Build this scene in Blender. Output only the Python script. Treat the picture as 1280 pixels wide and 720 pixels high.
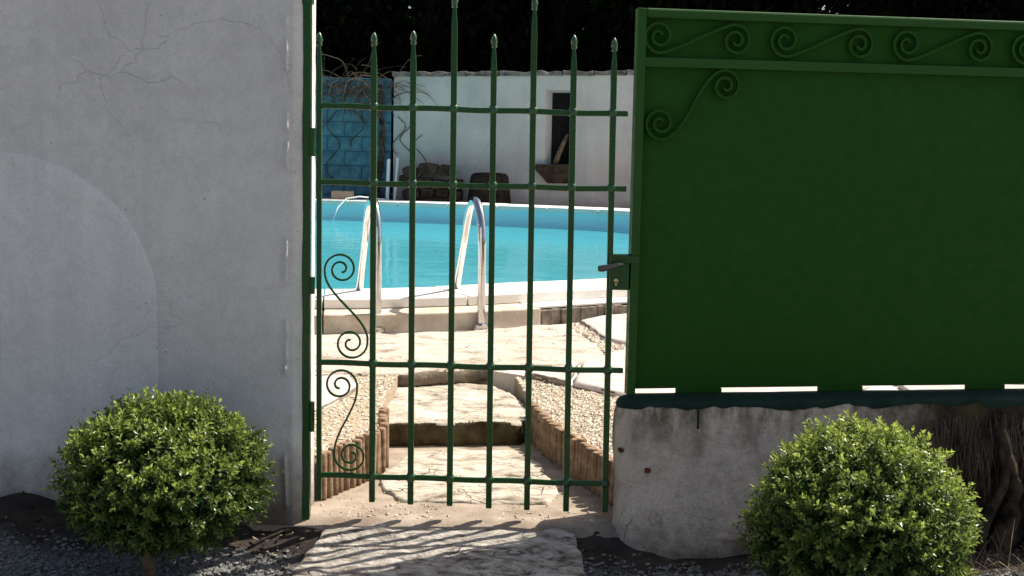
import bpy, bmesh, math, random
from mathutils import Vector, Matrix, noise

scene = bpy.context.scene
for o in list(bpy.data.objects):
    bpy.data.objects.remove(o, do_unlink=True)
R = math.radians

# ------------------------------------------------------------------ camera
cam_data = bpy.data.cameras.new("camera")
cam_data.sensor_width = 36.0
cam_data.lens = 1700 / 1280 * 36.0
cam_data.clip_start = 0.05
cam_data.clip_end = 800
cam = bpy.data.objects.new("camera", cam_data)
scene.collection.objects.link(cam)
PITCH, ROLL = math.atan(195 / 1700), 0.02
fwd = Vector((0, math.cos(PITCH), -math.sin(PITCH)))
u0 = Vector((1, 0, 0)).cross(fwd)
ix = Vector((1, 0, 0)) * math.cos(ROLL) + u0 * math.sin(ROLL)
iu = ix.cross(fwd)
cm = Matrix((ix, iu, -fwd)).transposed().to_4x4()
cm.translation = (0, 0, 1.118)
cam.matrix_world = cm
scene.camera = cam

# ------------------------------------------------------------------ sky, sun, exposure
SUN = Vector((0.70, 0.40, 1.0)).normalized()
world = bpy.data.worlds.new("World")
scene.world = world
world.use_nodes = True
wn = world.node_tree.nodes
sky = wn.new("ShaderNodeTexSky")
sky.sky_type = 'NISHITA'
sky.sun_disc = False
sky.sun_elevation = math.asin(SUN.z)
sky.sun_rotation = math.atan2(SUN.x, SUN.y)
sky.air_density = 1.0
sky.dust_density = 3.5
sky.ozone_density = 0.6
world.node_tree.links.new(sky.outputs[0], wn["Background"].inputs[0])
wn["Background"].inputs[1].default_value = 0.075
sun_data = bpy.data.lights.new("sun", 'SUN')
sun_data.energy = 5.0
sun_data.angle = R(0.53)
sun_data.color = (1.0, 0.93, 0.82)
sun = bpy.data.objects.new("sun", sun_data)
scene.collection.objects.link(sun)
sun.location = (6, 5, 12)
sun.rotation_euler = (-SUN).to_track_quat('-Z', 'Y').to_euler()
scene.view_settings.view_transform = 'Standard'
scene.view_settings.look = 'None'
scene.view_settings.exposure = 0.82
scene.view_settings.gamma = 1.0
scene.view_settings.use_curve_mapping = False

# ------------------------------------------------------------------ helpers
COL = scene.collection


class MB:
    """collects shapes that end up as ONE mesh object"""
    def __init__(self):
        self.v, self.f = [], []

    def add(self, v, f):
        n = len(self.v)
        self.v += [tuple(p) for p in v]
        self.f += [tuple(i + n for i in q) for q in f]
        return self

    def box(self, x0, x1, y0, y1, z0, z1):
        return self.add([(x, y, z) for x in (x0, x1) for y in (y0, y1) for z in (z0, z1)],
                        [(0, 1, 3, 2), (4, 6, 7, 5), (0, 4, 5, 1), (2, 3, 7, 6), (0, 2, 6, 4), (1, 5, 7, 3)])

    def tube(self, pts, rad, n=8, cap=True):
        pts = [Vector(p) for p in pts]
        m = len(pts)
        rad = rad if isinstance(rad, (list, tuple)) else [rad] * m
        rings, up = [], None
        for i, p in enumerate(pts):
            t = (pts[min(i + 1, m - 1)] - pts[max(i - 1, 0)]).normalized()
            if up is None:
                up = t.orthogonal().normalized()
            up = (up - t * up.dot(t))
            up = up.normalized() if up.length > 1e-6 else t.orthogonal().normalized()
            b = t.cross(up)
            rings.append([p + (up * math.cos(a) + b * math.sin(a)) * rad[i]
                          for a in (2 * math.pi * k / n for k in range(n))])
        return self.rings(rings, cap)

    def rings(self, rings, cap=True, closed=True):
        n, m = len(rings[0]), len(rings)
        v = [p for r in rings for p in r]
        f = []
        for i in range(m - 1):
            for k in range(n if closed else n - 1):
                a, b = i * n + k, i * n + (k + 1) % n
                f.append((a, b, b + n, a + n))
        if cap:
            f.append(tuple(range(n - 1, -1, -1)))
            f.append(tuple((m - 1) * n + k for k in range(n)))
        return self.add(v, f)

    def sweep(self, pts, w, d, y=0.0):
        """flat bar bent along a path (u, z) in a vertical plane; w in plane, d across"""
        m, rings = len(pts), []
        for i in range(m):
            a, b = pts[max(i - 1, 0)], pts[min(i + 1, m - 1)]
            tx, tz = b[0] - a[0], b[1] - a[1]
            L = math.hypot(tx, tz) or 1
            nx, nz = -tz / L * w / 2, tx / L * w / 2
            x, z = pts[i]
            rings.append([(x + nx, y - d / 2, z + nz), (x - nx, y - d / 2, z - nz),
                          (x - nx, y + d / 2, z - nz), (x + nx, y + d / 2, z + nz)])
        return self.rings(rings)

    def square_bar(self, rows):
        """rows: (x, y, z, half width) -> vertical square bar with changing section"""
        return self.rings([[(x - h, y - h, z), (x + h, y - h, z), (x + h, y + h, z), (x - h, y + h, z)]
                           for x, y, z, h in rows])

    def mesh(self, name):
        me = bpy.data.meshes.new(name)
        me.from_pydata(self.v, [], self.f)
        me.update()
        bm = bmesh.new()
        bm.from_mesh(me)
        bmesh.ops.recalc_face_normals(bm, faces=bm.faces)
        bm.to_mesh(me)
        bm.free()
        return me

    def build(self, name, m, parent=None, smooth=False, bevel=0, recalc=True):
        if recalc:
            me = self.mesh(name)
        else:
            me = bpy.data.meshes.new(name)
            me.from_pydata(self.v, [], self.f)
            me.update()
        return link(name, me, m, parent, smooth, bevel)


def link(name, me, m, parent=None, smooth=False, bevel=0):
    o = bpy.data.objects.new(name, me)
    COL.objects.link(o)
    if m is not None and not me.materials:
        me.materials.append(m)
    if smooth:
        me.polygons.foreach_set("use_smooth", [True] * len(me.polygons))
    if parent:
        o.parent = parent
    if bevel:
        b = o.modifiers.new("bevel", 'BEVEL')
        b.width = bevel
        b.segments = 2
        b.limit_method = 'ANGLE'
        b.angle_limit = R(40)
    return o


def thing(name, label, cat, loc=(0, 0, 0), rz=0.0, group=None):
    o = bpy.data.objects.new(name, None)
    o.empty_display_size = 0.1
    COL.objects.link(o)
    o.location = loc
    o.rotation_euler = (0, 0, rz)
    return tag(o, label, cat, group)


def tag(o, label, cat, group=None, kind=None):
    o["label"] = label
    o["category"] = cat
    if group:
        o["group"] = group
    if kind:
        o["kind"] = kind
    return o


def struct(o):
    o["kind"] = "structure"
    return o


def fbm(p, octv=4):
    return noise.fractal(Vector(p), 1.0, 2.0, octv)


# ------------------------------------------------------------------ materials
def new_mat(name):
    m = bpy.data.materials.new(name)
    m.use_nodes = True
    nt = m.node_tree
    return m, nt, nt.nodes["Principled BSDF"]


def nd(nt, typ, **kw):
    n = nt.nodes.new(typ)
    for k, v in kw.items():
        if k.startswith("i_"):
            n.inputs[k[2:].replace("_", " ")].default_value = v
        else:
            setattr(n, k, v)
    return n


def ramp(nt, src, stops, interp='LINEAR'):
    r = nt.nodes.new("ShaderNodeValToRGB")
    r.color_ramp.interpolation = interp
    e = r.color_ramp.elements
    while len(e) < len(stops):
        e.new(0.5)
    for el, (p, c) in zip(e, stops):
        el.position = p
        el.color = (*c, 1) if len(c) == 3 else (c[0], c[0], c[0], 1)
    nt.links.new(src, r.inputs[0])
    return r


def mixc(nt, fac, a, b, mode='MIX'):
    n = nt.nodes.new("ShaderNodeMix")
    n.data_type = 'RGBA'
    n.blend_type = mode
    for sock, v in ((n.inputs[0], fac), (n.inputs[6], a), (n.inputs[7], b)):
        if isinstance(v, (int, float)):
            sock.default_value = v
        elif isinstance(v, tuple):
            sock.default_value = (*v, 1)
        else:
            nt.links.new(v, sock)
    return n.outputs[2]


def math_n(nt, op, a, b=0.0):
    n = nt.nodes.new("ShaderNodeMath")
    n.operation = op
    n.use_clamp = False
    for s, v in ((n.inputs[0], a), (n.inputs[1], b)):
        if isinstance(v, (int, float)):
            s.default_value = v
        else:
            nt.links.new(v, s)
    return n.outputs[0]


def coords(nt):
    return nd(nt, "ShaderNodeTexCoord").outputs["Object"]


def noise_n(nt, co, scale, detail=6, rough=0.6, dist=0.0, stretch=None):
    if stretch:
        mp = nd(nt, "ShaderNodeMapping")
        mp.inputs["Scale"].default_value = stretch
        nt.links.new(co, mp.inputs[0])
        co = mp.outputs[0]
    n = nd(nt, "ShaderNodeTexNoise")
    n.inputs["Scale"].default_value = scale
    n.inputs["Detail"].default_value = detail
    n.inputs["Roughness"].default_value = rough
    n.inputs["Distortion"].default_value = dist
    nt.links.new(co, n.inputs["Vector"])
    return n.outputs["Fac"]


def bump(nt, bsdf, h, strength, dist):
    b = nd(nt, "ShaderNodeBump")
    b.inputs["Strength"].default_value = strength
    b.inputs["Distance"].default_value = dist
    nt.links.new(h, b.inputs["Height"])
    nt.links.new(b.outputs[0], bsdf.inputs["Normal"])
    return b


def simple(name, c0, c1, scale=8.0, rough=0.8, bstr=0.4, bdist=0.004, bscale=None, detail=8, pos=(0.35, 0.65), metal=0.0, spec=0.12):
    m, nt, b = new_mat(name)
    co = coords(nt)
    n = noise_n(nt, co, scale, detail)
    r = ramp(nt, n, [(pos[0], c0), (pos[1], c1)])
    nt.links.new(r.outputs[0], b.inputs["Base Color"])
    b.inputs["Roughness"].default_value = rough
    b.inputs["Metallic"].default_value = metal
    b.inputs["Specular IOR Level"].default_value = spec
    if bstr:
        h = noise_n(nt, co, bscale or scale * 5, 6)
        bump(nt, b, h, bstr, bdist)
    return m


def plaster_mat(name, base, dark, dirt, dirt_z0, dirt_z1, stain_x=None, tint=None, mottle=0.13, base_cracks=None):
    """lime plaster: blotches, hairline cracks, pits, damp dirt rising from the ground"""
    m, nt, b = new_mat(name)
    co = coords(nt)
    big = noise_n(nt, co, 2.2, 5, 0.55)
    fine = noise_n(nt, co, 55, 6, 0.7)
    c = ramp(nt, big, [(0.3, dark), (0.62, base)]).outputs[0]
    c = mixc(nt, math_n(nt, 'MULTIPLY', ramp(nt, fine, [(0.35, (1.0,)), (0.55, (0.0,))]).outputs[0], 0.16), c, tuple(x * 0.55 for x in base))
    # trowel patches and grime specks
    mo = noise_n(nt, co, 13, 8, 0.72, 0.8)
    c = mixc(nt, math_n(nt, 'MULTIPLY', ramp(nt, mo, [(0.34, (1.0,)), (0.56, (0.0,))]).outputs[0], mottle), c, tuple(x * 0.5 for x in dark))
    sp = noise_n(nt, co, 140, 4, 0.8)
    c = mixc(nt, math_n(nt, 'MULTIPLY', ramp(nt, sp, [(0.38, (1.0,)), (0.5, (0.0,))]).outputs[0], mottle * .8), c, tuple(x * 0.45 for x in dark))
    # rain streaks
    st = noise_n(nt, co, 7, 5, 0.6, stretch=(1.0, 1.0, 0.07))
    c = mixc(nt, math_n(nt, 'MULTIPLY', ramp(nt, st, [(0.52, (0.0,)), (0.72, (1.0,))]).outputs[0], 0.22), c, tuple(x * 0.62 for x in dark))
    # hairline cracks along warped cells
    wv = nd(nt, "ShaderNodeTexNoise")
    wv.inputs["Scale"].default_value = 4.0
    wv.inputs["Detail"].default_value = 5
    nt.links.new(co, wv.inputs["Vector"])
    add = nd(nt, "ShaderNodeMix", data_type='VECTOR')
    add.inputs[0].default_value = 0.22
    nt.links.new(co, add.inputs[4])
    nt.links.new(wv.outputs["Color"], add.inputs[5])
    vo = nd(nt, "ShaderNodeTexVoronoi", feature='DISTANCE_TO_EDGE')
    vo.inputs["Scale"].default_value = 3.6
    nt.links.new(add.outputs[1], vo.inputs["Vector"])
    cr = ramp(nt, vo.outputs["Distance"], [(0.0, (1.0,)), (0.0045, (0.0,))]).outputs[0]
    gate = ramp(nt, noise_n(nt, co, 1.7, 3), [(0.52, (0.0,)), (0.6, (1.0,))]).outputs[0]
    crack = math_n(nt, 'MULTIPLY', cr, gate)
    c = mixc(nt, math_n(nt, 'MULTIPLY', crack, 0.22), c, tuple(x * 0.3 for x in base))
    # pits
    vp = nd(nt, "ShaderNodeTexVoronoi")
    vp.inputs["Scale"].default_value = 26
    nt.links.new(co, vp.inputs["Vector"])
    pit = ramp(nt, vp.outputs["Distance"], [(0.03, (1.0,)), (0.07, (0.0,))]).outputs[0]
    pit = math_n(nt, 'MULTIPLY', pit, ramp(nt, noise_n(nt, co, 9, 2), [(0.55, (0.0,)), (0.6, (1.0,))]).outputs[0])
    c = mixc(nt, math_n(nt, 'MULTIPLY', pit, 0.6), c, (0.12, 0.09, 0.07))
    # damp dirt with a ragged upper edge
    sep = nd(nt, "ShaderNodeSeparateXYZ")
    nt.links.new(co, sep.inputs[0])
    zz = math_n(nt, 'ADD', sep.outputs[2], math_n(nt, 'MULTIPLY', math_n(nt, 'SUBTRACT', noise_n(nt, co, 9, 6, 0.65), 0.5), 0.34))
    mr = nd(nt, "ShaderNodeMapRange")
    mr.inputs[1].default_value, mr.inputs[2].default_value = dirt_z0, dirt_z1
    mr.inputs[3].default_value, mr.inputs[4].default_value = 1.0, 0.0
    nt.links.new(zz, mr.inputs[0])
    c = mixc(nt, math_n(nt, 'MULTIPLY', mr.outputs[0], 0.9), c, dirt)
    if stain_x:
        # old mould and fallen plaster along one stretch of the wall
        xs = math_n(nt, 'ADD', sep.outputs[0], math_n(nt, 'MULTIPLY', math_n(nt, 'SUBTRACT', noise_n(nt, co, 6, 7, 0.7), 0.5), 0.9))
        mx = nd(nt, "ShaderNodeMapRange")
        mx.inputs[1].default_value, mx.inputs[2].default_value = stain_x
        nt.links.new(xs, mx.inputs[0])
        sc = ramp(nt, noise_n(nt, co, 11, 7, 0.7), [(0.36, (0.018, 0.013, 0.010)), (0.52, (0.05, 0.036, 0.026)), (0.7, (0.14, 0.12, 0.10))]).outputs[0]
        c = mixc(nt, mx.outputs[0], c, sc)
    if base_cracks:
        vb = nd(nt, "ShaderNodeTexVoronoi", feature='DISTANCE_TO_EDGE')
        vb.inputs["Scale"].default_value = 8.5
        nt.links.new(add.outputs[1], vb.inputs["Vector"])
        lowz = nd(nt, "ShaderNodeMapRange")
        lowz.inputs[1].default_value, lowz.inputs[2].default_value = base_cracks
        lowz.inputs[3].default_value, lowz.inputs[4].default_value = 1.0, 0.0
        nt.links.new(zz, lowz.inputs[0])
        cb = math_n(nt, 'MULTIPLY', ramp(nt, vb.outputs["Distance"], [(0.0, (1.0,)), (0.012, (0.0,))]).outputs[0], lowz.outputs[0])
        cb = math_n(nt, 'MULTIPLY', cb, ramp(nt, noise_n(nt, co, 6, 4), [(0.42, (0.0,)), (0.5, (1.0,))]).outputs[0])
        c = mixc(nt, math_n(nt, 'MULTIPLY', cb, 0.8), c, (0.06, 0.045, 0.035))
        # mould running down from the painted top
        up_ = nd(nt, "ShaderNodeMapRange")
        up_.inputs[1].default_value, up_.inputs[2].default_value = 0.17, 0.31
        nt.links.new(zz, up_.inputs[0])
        mo2 = ramp(nt, noise_n(nt, co, 9, 6, 0.65, stretch=(1, 1, .35)), [(0.45, (0.0,)), (0.56, (1.0,))]).outputs[0]
        c = mixc(nt, math_n(nt, 'MULTIPLY', math_n(nt, 'MULTIPLY', mo2, up_.outputs[0]), 0.8), c, (0.075, 0.06, 0.025))
    if tint:
        c = mixc(nt, 1.0, c, tint, 'MULTIPLY')
    nt.links.new(c, b.inputs["Base Color"])
    b.inputs["Roughness"].default_value = 0.92
    b.inputs["Specular IOR Level"].default_value = 0.15
    h = math_n(nt, 'ADD', math_n(nt, 'MULTIPLY', fine, 0.6), noise_n(nt, co, 14, 5, 0.55))
    h = math_n(nt, 'ADD', h, math_n(nt, 'MULTIPLY', sp, 0.25))
    h = math_n(nt, 'SUBTRACT', h, math_n(nt, 'MULTIPLY', crack, 0.3))
    h = math_n(nt, 'SUBTRACT', h, pit)
    bump(nt, b, h, 0.85, 0.006)
    return m


def paint_mat(name, c0, c1, rough=0.35, rust=0.25, spec=0.5):
    m, nt, b = new_mat(name)
    co = coords(nt)
    c = ramp(nt, noise_n(nt, co, 5, 6), [(0.3, c0), (0.7, c1)]).outputs[0]
    if rust:
        rn = ramp(nt, noise_n(nt, co, 38, 6, 0.7), [(0.63, (0.0,)), (0.72, (1.0,))]).outputs[0]
        c = mixc(nt, math_n(nt, 'MULTIPLY', rn, rust), c, (0.06, 0.035, 0.02))
    nt.links.new(c, b.inputs["Base Color"])
    b.inputs["Specular IOR Level"].default_value = spec
    rr = ramp(nt, noise_n(nt, co, 22, 5), [(0.3, (rough * 0.8,)), (0.7, (min(1, rough * 1.5),))]).outputs[0]
    nt.links.new(rr, b.inputs["Roughness"])
    bump(nt, b, noise_n(nt, co, 90, 4), 0.25, 0.0015)
    return m


M = {}
M['wall'] = plaster_mat("lime_plaster", (0.74, 0.705, 0.665), (0.63, 0.60, 0.575), (0.085, 0.06, 0.036), 0.13, 0.41, mottle=0.2)
M['arch'] = plaster_mat("arch_light_plaster", (0.80, 0.775, 0.745), (0.71, 0.69, 0.665), (0.085, 0.065, 0.035), 0.13, 0.39, mottle=0.2)  # paler colour stands in for sunlight reflected onto the wall
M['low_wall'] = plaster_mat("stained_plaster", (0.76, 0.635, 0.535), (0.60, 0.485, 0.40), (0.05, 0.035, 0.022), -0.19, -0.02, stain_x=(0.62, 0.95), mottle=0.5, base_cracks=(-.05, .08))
M['far_wall'] = plaster_mat("far_plaster", (0.53, 0.50, 0.475), (0.44, 0.415, 0.395), (0.25, 0.2, 0.15), 0.1, 0.3)
M['green'] = paint_mat("green_gate_paint", (0.006, 0.056, 0.006), (0.009, 0.074, 0.008), 0.24, 0.2, 0.4)
M['weld'] = paint_mat("glossy_weld_paint", (0.006, 0.056, 0.006), (0.009, 0.074, 0.008), 0.27, 0.0, 0.8)
M['panel'] = paint_mat("green_panel_paint", (0.0165, 0.072, 0.0058), (0.0174, 0.075, 0.006), 0.6, 0.05, 0.15)
M['panel_frame'] = paint_mat("green_frame_paint", (0.020, 0.080, 0.008), (0.022, 0.086, 0.009), 0.45, 0.1, 0.25)
M['cap'] = paint_mat("dark_green_drip_paint", (0.006, 0.022, 0.014), (0.010, 0.032, 0.022), 0.7, 0.3, 0.2)
M['handle'] = simple("worn_handle_metal", (0.10, 0.085, 0.075), (0.20, 0.18, 0.16), 30, 0.42, 0.2, 0.001, metal=0.7)
M['brass'] = simple("lock_brass", (0.45, 0.36, 0.2), (0.6, 0.5, 0.3), 30, 0.3, 0.1, 0.001, metal=1.0)
M['steel'] = simple("stainless_steel", (0.48, 0.48, 0.48), (0.58, 0.57, 0.56), 20, 0.10, 0.05, 0.0005, metal=1.0)
M['rust'] = simple("rusty_iron", (0.06, 0.02, 0.012), (0.16, 0.055, 0.03), 40, 0.9, 0.6, 0.002)
M['bark'] = simple("bark", (0.10, 0.065, 0.04), (0.24, 0.17, 0.11), 30, 0.95, 0.8, 0.004)
M['dark_bark'] = simple("old_vine_bark", (0.014, 0.010, 0.007), (0.095, 0.070, 0.048), 16, 0.95, 0.9, 0.008)
M['straw'] = simple("dry_straw", (0.11, 0.085, 0.055), (0.24, 0.19, 0.125), 20, 0.9, 0)
M['twig'] = simple("dry_twig", (0.045, 0.033, 0.024), (0.12, 0.09, 0.068), 12, 0.9, 0)
m, nt, b = new_mat("soil_and_grit")
co = coords(nt)
sc_ = ramp(nt, noise_n(nt, co, 16, 8), [(0.35, (0.012, 0.009, 0.007)), (0.65, (0.045, 0.033, 0.025))]).outputs[0]
gc_ = ramp(nt, noise_n(nt, co, 90, 6, 0.7), [(0.35, (0.045, 0.045, 0.045)), (0.65, (0.24, 0.24, 0.235))]).outputs[0]
sep = nd(nt, "ShaderNodeSeparateXYZ")
nt.links.new(co, sep.inputs[0])
yy = math_n(nt, 'ADD', sep.outputs[1], math_n(nt, 'MULTIPLY', math_n(nt, 'SUBTRACT', noise_n(nt, co, 8, 5), 0.5), 0.25))
mr = nd(nt, "ShaderNodeMapRange")
mr.inputs[1].default_value, mr.inputs[2].default_value = 3.78, 3.84
mr.inputs[3].default_value, mr.inputs[4].default_value = 1.0, 0.0
nt.links.new(yy, mr.inputs[0])
nt.links.new(mixc(nt, mr.outputs[0], sc_, gc_), b.inputs["Base Color"])
b.inputs["Roughness"].default_value = 1.0
bump(nt, b, noise_n(nt, co, 60, 6, .7), 0.9, 0.012)
M['soil'] = m
M['grit'] = simple("grey_grit", (0.09, 0.09, 0.088), (0.30, 0.295, 0.285), 60, 0.95, 0.8, 0.006)
M['pebble'] = simple("pale_pebble", (0.34, 0.28, 0.21), (0.74, 0.66, 0.55), 55, 0.9, 0.3, 0.002)
M['bed'] = simple("pale_gravel_bed", (0.24, 0.18, 0.11), (0.60, 0.50, 0.38), 95, 0.95, 0.9, 0.006)
M['path'] = simple("sandy_concrete", (0.21, 0.165, 0.125), (0.36, 0.295, 0.235), 9, 0.95, 0.7, 0.004, bscale=110)
M['terrace'] = simple("pale_concrete", (0.50, 0.44, 0.40), (0.64, 0.58, 0.53), 5, 0.9, 0.4, 0.003, bscale=80)
M['flag'] = simple("pale_flagstone", (0.44, 0.37, 0.335), (0.53, 0.465, 0.43), 7, 0.85, 0.4, 0.003, bscale=90)
M['coping'] = simple("white_coping", (0.70, 0.67, 0.62), (0.80, 0.77, 0.72), 6, 0.7, 0.3, 0.002, bscale=120)
M['blocks'] = simple("cream_stone_block", (0.42, 0.35, 0.27), (0.60, 0.53, 0.43), 8, 0.9, 0.6, 0.005, bscale=60)
M['edging'] = simple("weathered_edging_brick", (0.12, 0.10, 0.08), (0.30, 0.25, 0.20), 18, 0.95, 0.6, 0.005)
M['log'] = simple("weathered_log", (0.12, 0.075, 0.045), (0.34, 0.235, 0.15), 26, 0.95, 0.6, 0.003)
M['liner'] = simple("pool_liner", (0.45, 0.80, 0.88), (0.50, 0.84, 0.90), 2, 0.5, 0)
M['white_plastic'] = simple("white_plastic", (0.72, 0.73, 0.74), (0.8, 0.8, 0.8), 8, 0.4, 0)
M['brick'] = simple("tan_brick", (0.36, 0.25, 0.17), (0.48, 0.35, 0.25), 40, 0.9, 0.4, 0.003)
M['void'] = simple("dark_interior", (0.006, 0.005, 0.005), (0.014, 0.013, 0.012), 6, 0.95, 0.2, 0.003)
M['stump'] = simple("dark_stump", (0.010, 0.007, 0.005), (0.030, 0.022, 0.016), 14, 0.95, 0.8, 0.008)
M['rubble'] = simple("brown_rubble_stone", (0.024, 0.017, 0.012), (0.075, 0.055, 0.038), 9, 0.95, 0.8, 0.008)
M['capstone'] = simple("grey_wall_cap", (0.07, 0.062, 0.052), (0.24, 0.215, 0.185), 12, 0.95, 0.8, 0.008)
M['blue'] = simple("faded_blue_paint", (0.03, 0.085, 0.115), (0.085, 0.20, 0.255), 9, 0.85, 0.7, 0.004, pos=(0.3, 0.62))
M['mortar'] = simple("blue_mortar", (0.025, 0.075, 0.105), (0.06, 0.15, 0.20), 10, 0.95, 0.3, 0.004)


def rock_mat(name, light, mid, dark, scale=9):
    m, nt, b = new_mat(name)
    co = coords(nt)
    a = noise_n(nt, co, scale, 9, 0.68, 0.6, stretch=(1, 1.7, 1))
    c = ramp(nt, a, [(0.34, dark), (0.46, mid), (0.60, light)]).outputs[0]
    vo = nd(nt, "ShaderNodeTexVoronoi", feature='DISTANCE_TO_EDGE')
    vo.inputs["Scale"].default_value = 7
    mp = nd(nt, "ShaderNodeMapping")
    mp.inputs["Scale"].default_value = (1, 2.2, 1)
    nt.links.new(co, mp.inputs[0])
    wm = nd(nt, "ShaderNodeMix", data_type='VECTOR')
    wm.inputs[0].default_value = 0.3
    wn_ = nd(nt, "ShaderNodeTexNoise")
    wn_.inputs["Scale"].default_value = 6
    nt.links.new(co, wn_.inputs["Vector"])
    nt.links.new(mp.outputs[0], wm.inputs[4])
    nt.links.new(wn_.outputs["Color"], wm.inputs[5])
    nt.links.new(wm.outputs[1], vo.inputs["Vector"])
    ck = math_n(nt, 'MULTIPLY', ramp(nt, vo.outputs["Distance"], [(0.0, (1.0,)), (0.02, (0.0,))]).outputs[0],
                ramp(nt, noise_n(nt, co, 5, 3), [(0.5, (0.0,)), (0.58, (1.0,))]).outputs[0])
    c = mixc(nt, math_n(nt, 'MULTIPLY', ck, 0.7), c, tuple(x * 0.5 for x in dark))
    nt.links.new(c, b.inputs["Base Color"])
    b.inputs["Roughness"].default_value = 0.95
    b.inputs["Specular IOR Level"].default_value = 0.2
    h = math_n(nt, 'SUBTRACT', math_n(nt, 'ADD', a, math_n(nt, 'MULTIPLY', noise_n(nt, co, 60, 6, 0.7), 0.4)), math_n(nt, 'MULTIPLY', ck, 0.5))
    bump(nt, b, h, 1.0, 0.022)
    return m


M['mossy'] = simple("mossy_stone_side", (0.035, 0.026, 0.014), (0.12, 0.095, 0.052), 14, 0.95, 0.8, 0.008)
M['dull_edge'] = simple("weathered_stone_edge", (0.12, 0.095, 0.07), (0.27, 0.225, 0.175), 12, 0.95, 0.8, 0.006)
M['rock'] = rock_mat("pale_limestone", (0.60, 0.54, 0.46), (0.44, 0.38, 0.30), (0.15, 0.12, 0.085))
M['rock_grey'] = rock_mat("grey_limestone", (0.52, 0.48, 0.43), (0.28, 0.25, 0.215), (0.06, 0.05, 0.04), 15)
M['rock_white'] = rock_mat("white_limestone", (0.58, 0.51, 0.43), (0.50, 0.43, 0.355), (0.27, 0.21, 0.155), 5)

# water: a clear skin with Fresnel reflection over milky cyan pool water
m, nt, b = new_mat("pool_water")
co = coords(nt)
b.inputs["Base Color"].default_value = (0.10, 0.47, 0.54, 1)
b.inputs["Roughness"].default_value = 0.04
b.inputs["IOR"].default_value = 1.33
tr = nd(nt, "ShaderNodeBsdfTransparent")
tr.inputs[0].default_value = (0.55, 0.90, 0.95, 1)
mx = nd(nt, "ShaderNodeMixShader")
mx.inputs[0].default_value = 0.30
nt.links.new(b.outputs[0], mx.inputs[1])
nt.links.new(tr.outputs[0], mx.inputs[2])
nt.links.new(mx.outputs[0], nt.nodes["Material Output"].inputs[0])
hh = math_n(nt, 'ADD', noise_n(nt, co, 2.2, 3, 0.5, 0.5), math_n(nt, 'MULTIPLY', noise_n(nt, co, 9, 3, 0.5), 0.25))
bump(nt, b, hh, 0.16, 0.05)
M['water'] = m


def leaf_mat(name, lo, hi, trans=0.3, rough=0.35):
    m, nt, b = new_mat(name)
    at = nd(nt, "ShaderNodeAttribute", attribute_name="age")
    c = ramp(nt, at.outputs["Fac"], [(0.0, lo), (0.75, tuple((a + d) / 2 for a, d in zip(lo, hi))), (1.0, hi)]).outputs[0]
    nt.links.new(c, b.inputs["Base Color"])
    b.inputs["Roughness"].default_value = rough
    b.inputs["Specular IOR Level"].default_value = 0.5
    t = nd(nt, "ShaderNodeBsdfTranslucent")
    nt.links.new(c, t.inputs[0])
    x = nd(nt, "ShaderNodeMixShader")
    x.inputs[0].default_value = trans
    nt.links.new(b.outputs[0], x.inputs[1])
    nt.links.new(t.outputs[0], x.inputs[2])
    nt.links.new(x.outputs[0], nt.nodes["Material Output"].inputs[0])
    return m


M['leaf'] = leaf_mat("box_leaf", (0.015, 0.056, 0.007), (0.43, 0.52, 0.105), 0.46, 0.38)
M['needle'] = leaf_mat("dark_conifer_leaf", (0.004, 0.007, 0.003), (0.009, 0.014, 0.005), 0.0, 0.9)
M['needle'].node_tree.nodes["Principled BSDF"].inputs["Specular IOR Level"].default_value = 0.05


# ================================================================== LARGE STRUCTURE
def ground_z(x, y):
    """outer ground: soil banked against the walls, falling to the gravel"""
    d = 3.95 - y
    z = -0.145 - 0.10 * max(0.0, d) ** 1.0 * 0.5
    if x < -0.6:
        w = min(1, (-0.6 - x) / 0.25)
        bank = max(0.0, 1 - max(0, d) / 0.27)
        z += w * bank * (0.115 + 0.045 * math.exp(-((x + 1.43) / 0.16) ** 2) + 0.02 * noise.noise(Vector((x * 4, 3.3, 0))))
    else:
        bank = max(0.0, 1 - max(0, d) / 0.16)
        if x > 0.3:
            z += 0.02 * bank
    if -0.85 < x < 0.50:
        g = max(0.0, 1 - max(0, d) / 0.16) * min(1, (x + 0.85) / .18, (0.50 - x) / .18)
        z = z + (-0.066 - z) * min(1, g * 1.15)
    amp = 0.012
    return z + amp * fbm((x * 9, y * 9, 1.7))


mb = MB()
NX, NY = 190, 62
gx = [-2.6 + 5.6 * i / NX for i in range(NX + 1)]
gy = [2.6 + 1.6 * j / NY for j in range(NY + 1)]
mb.add([(x, y, ground_z(x, y)) for y in gy for x in gx],
       [(j * (NX + 1) + i, j * (NX + 1) + i + 1, (j + 1) * (NX + 1) + i + 1, (j + 1) * (NX + 1) + i)
        for j in range(NY) for i in range(NX)])
o = struct(mb.build("soil_ground", M['soil'], smooth=True))
o["label"] = "dark soil banked along the foot of the walls"
# the wide ground sheet, reaching the horizon
mb = MB()
mb.add([(-300, -300, -0.30), (300, -300, -0.30), (300, 4.1, -0.30), (-300, 4.1, -0.30)], [(0, 1, 2, 3)])
struct(mb.build("ground", M['grit']))


# ---- pool contour (inner edge of the coping), counter-clockwise from the near side
CTRL = [(-1.03, 7.42), (-.74, 7.5), (-.36, 7.67), (.12, 7.98), (.58, 8.26), (1.5, 9.0), (2.3, 10.3), (2.7, 12.2), (2.4, 14.2),
        (1.33, 15.6), (.55, 16.0), (-.41, 16.36), (-1.41, 16.62), (-2.46, 16.70), (-3.8, 16.3), (-4.8, 14.8), (-5.1, 12.5),
        (-4.6, 10.2), (-3.6, 8.5), (-2.4, 7.6), (-1.6, 7.4)]


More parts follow.
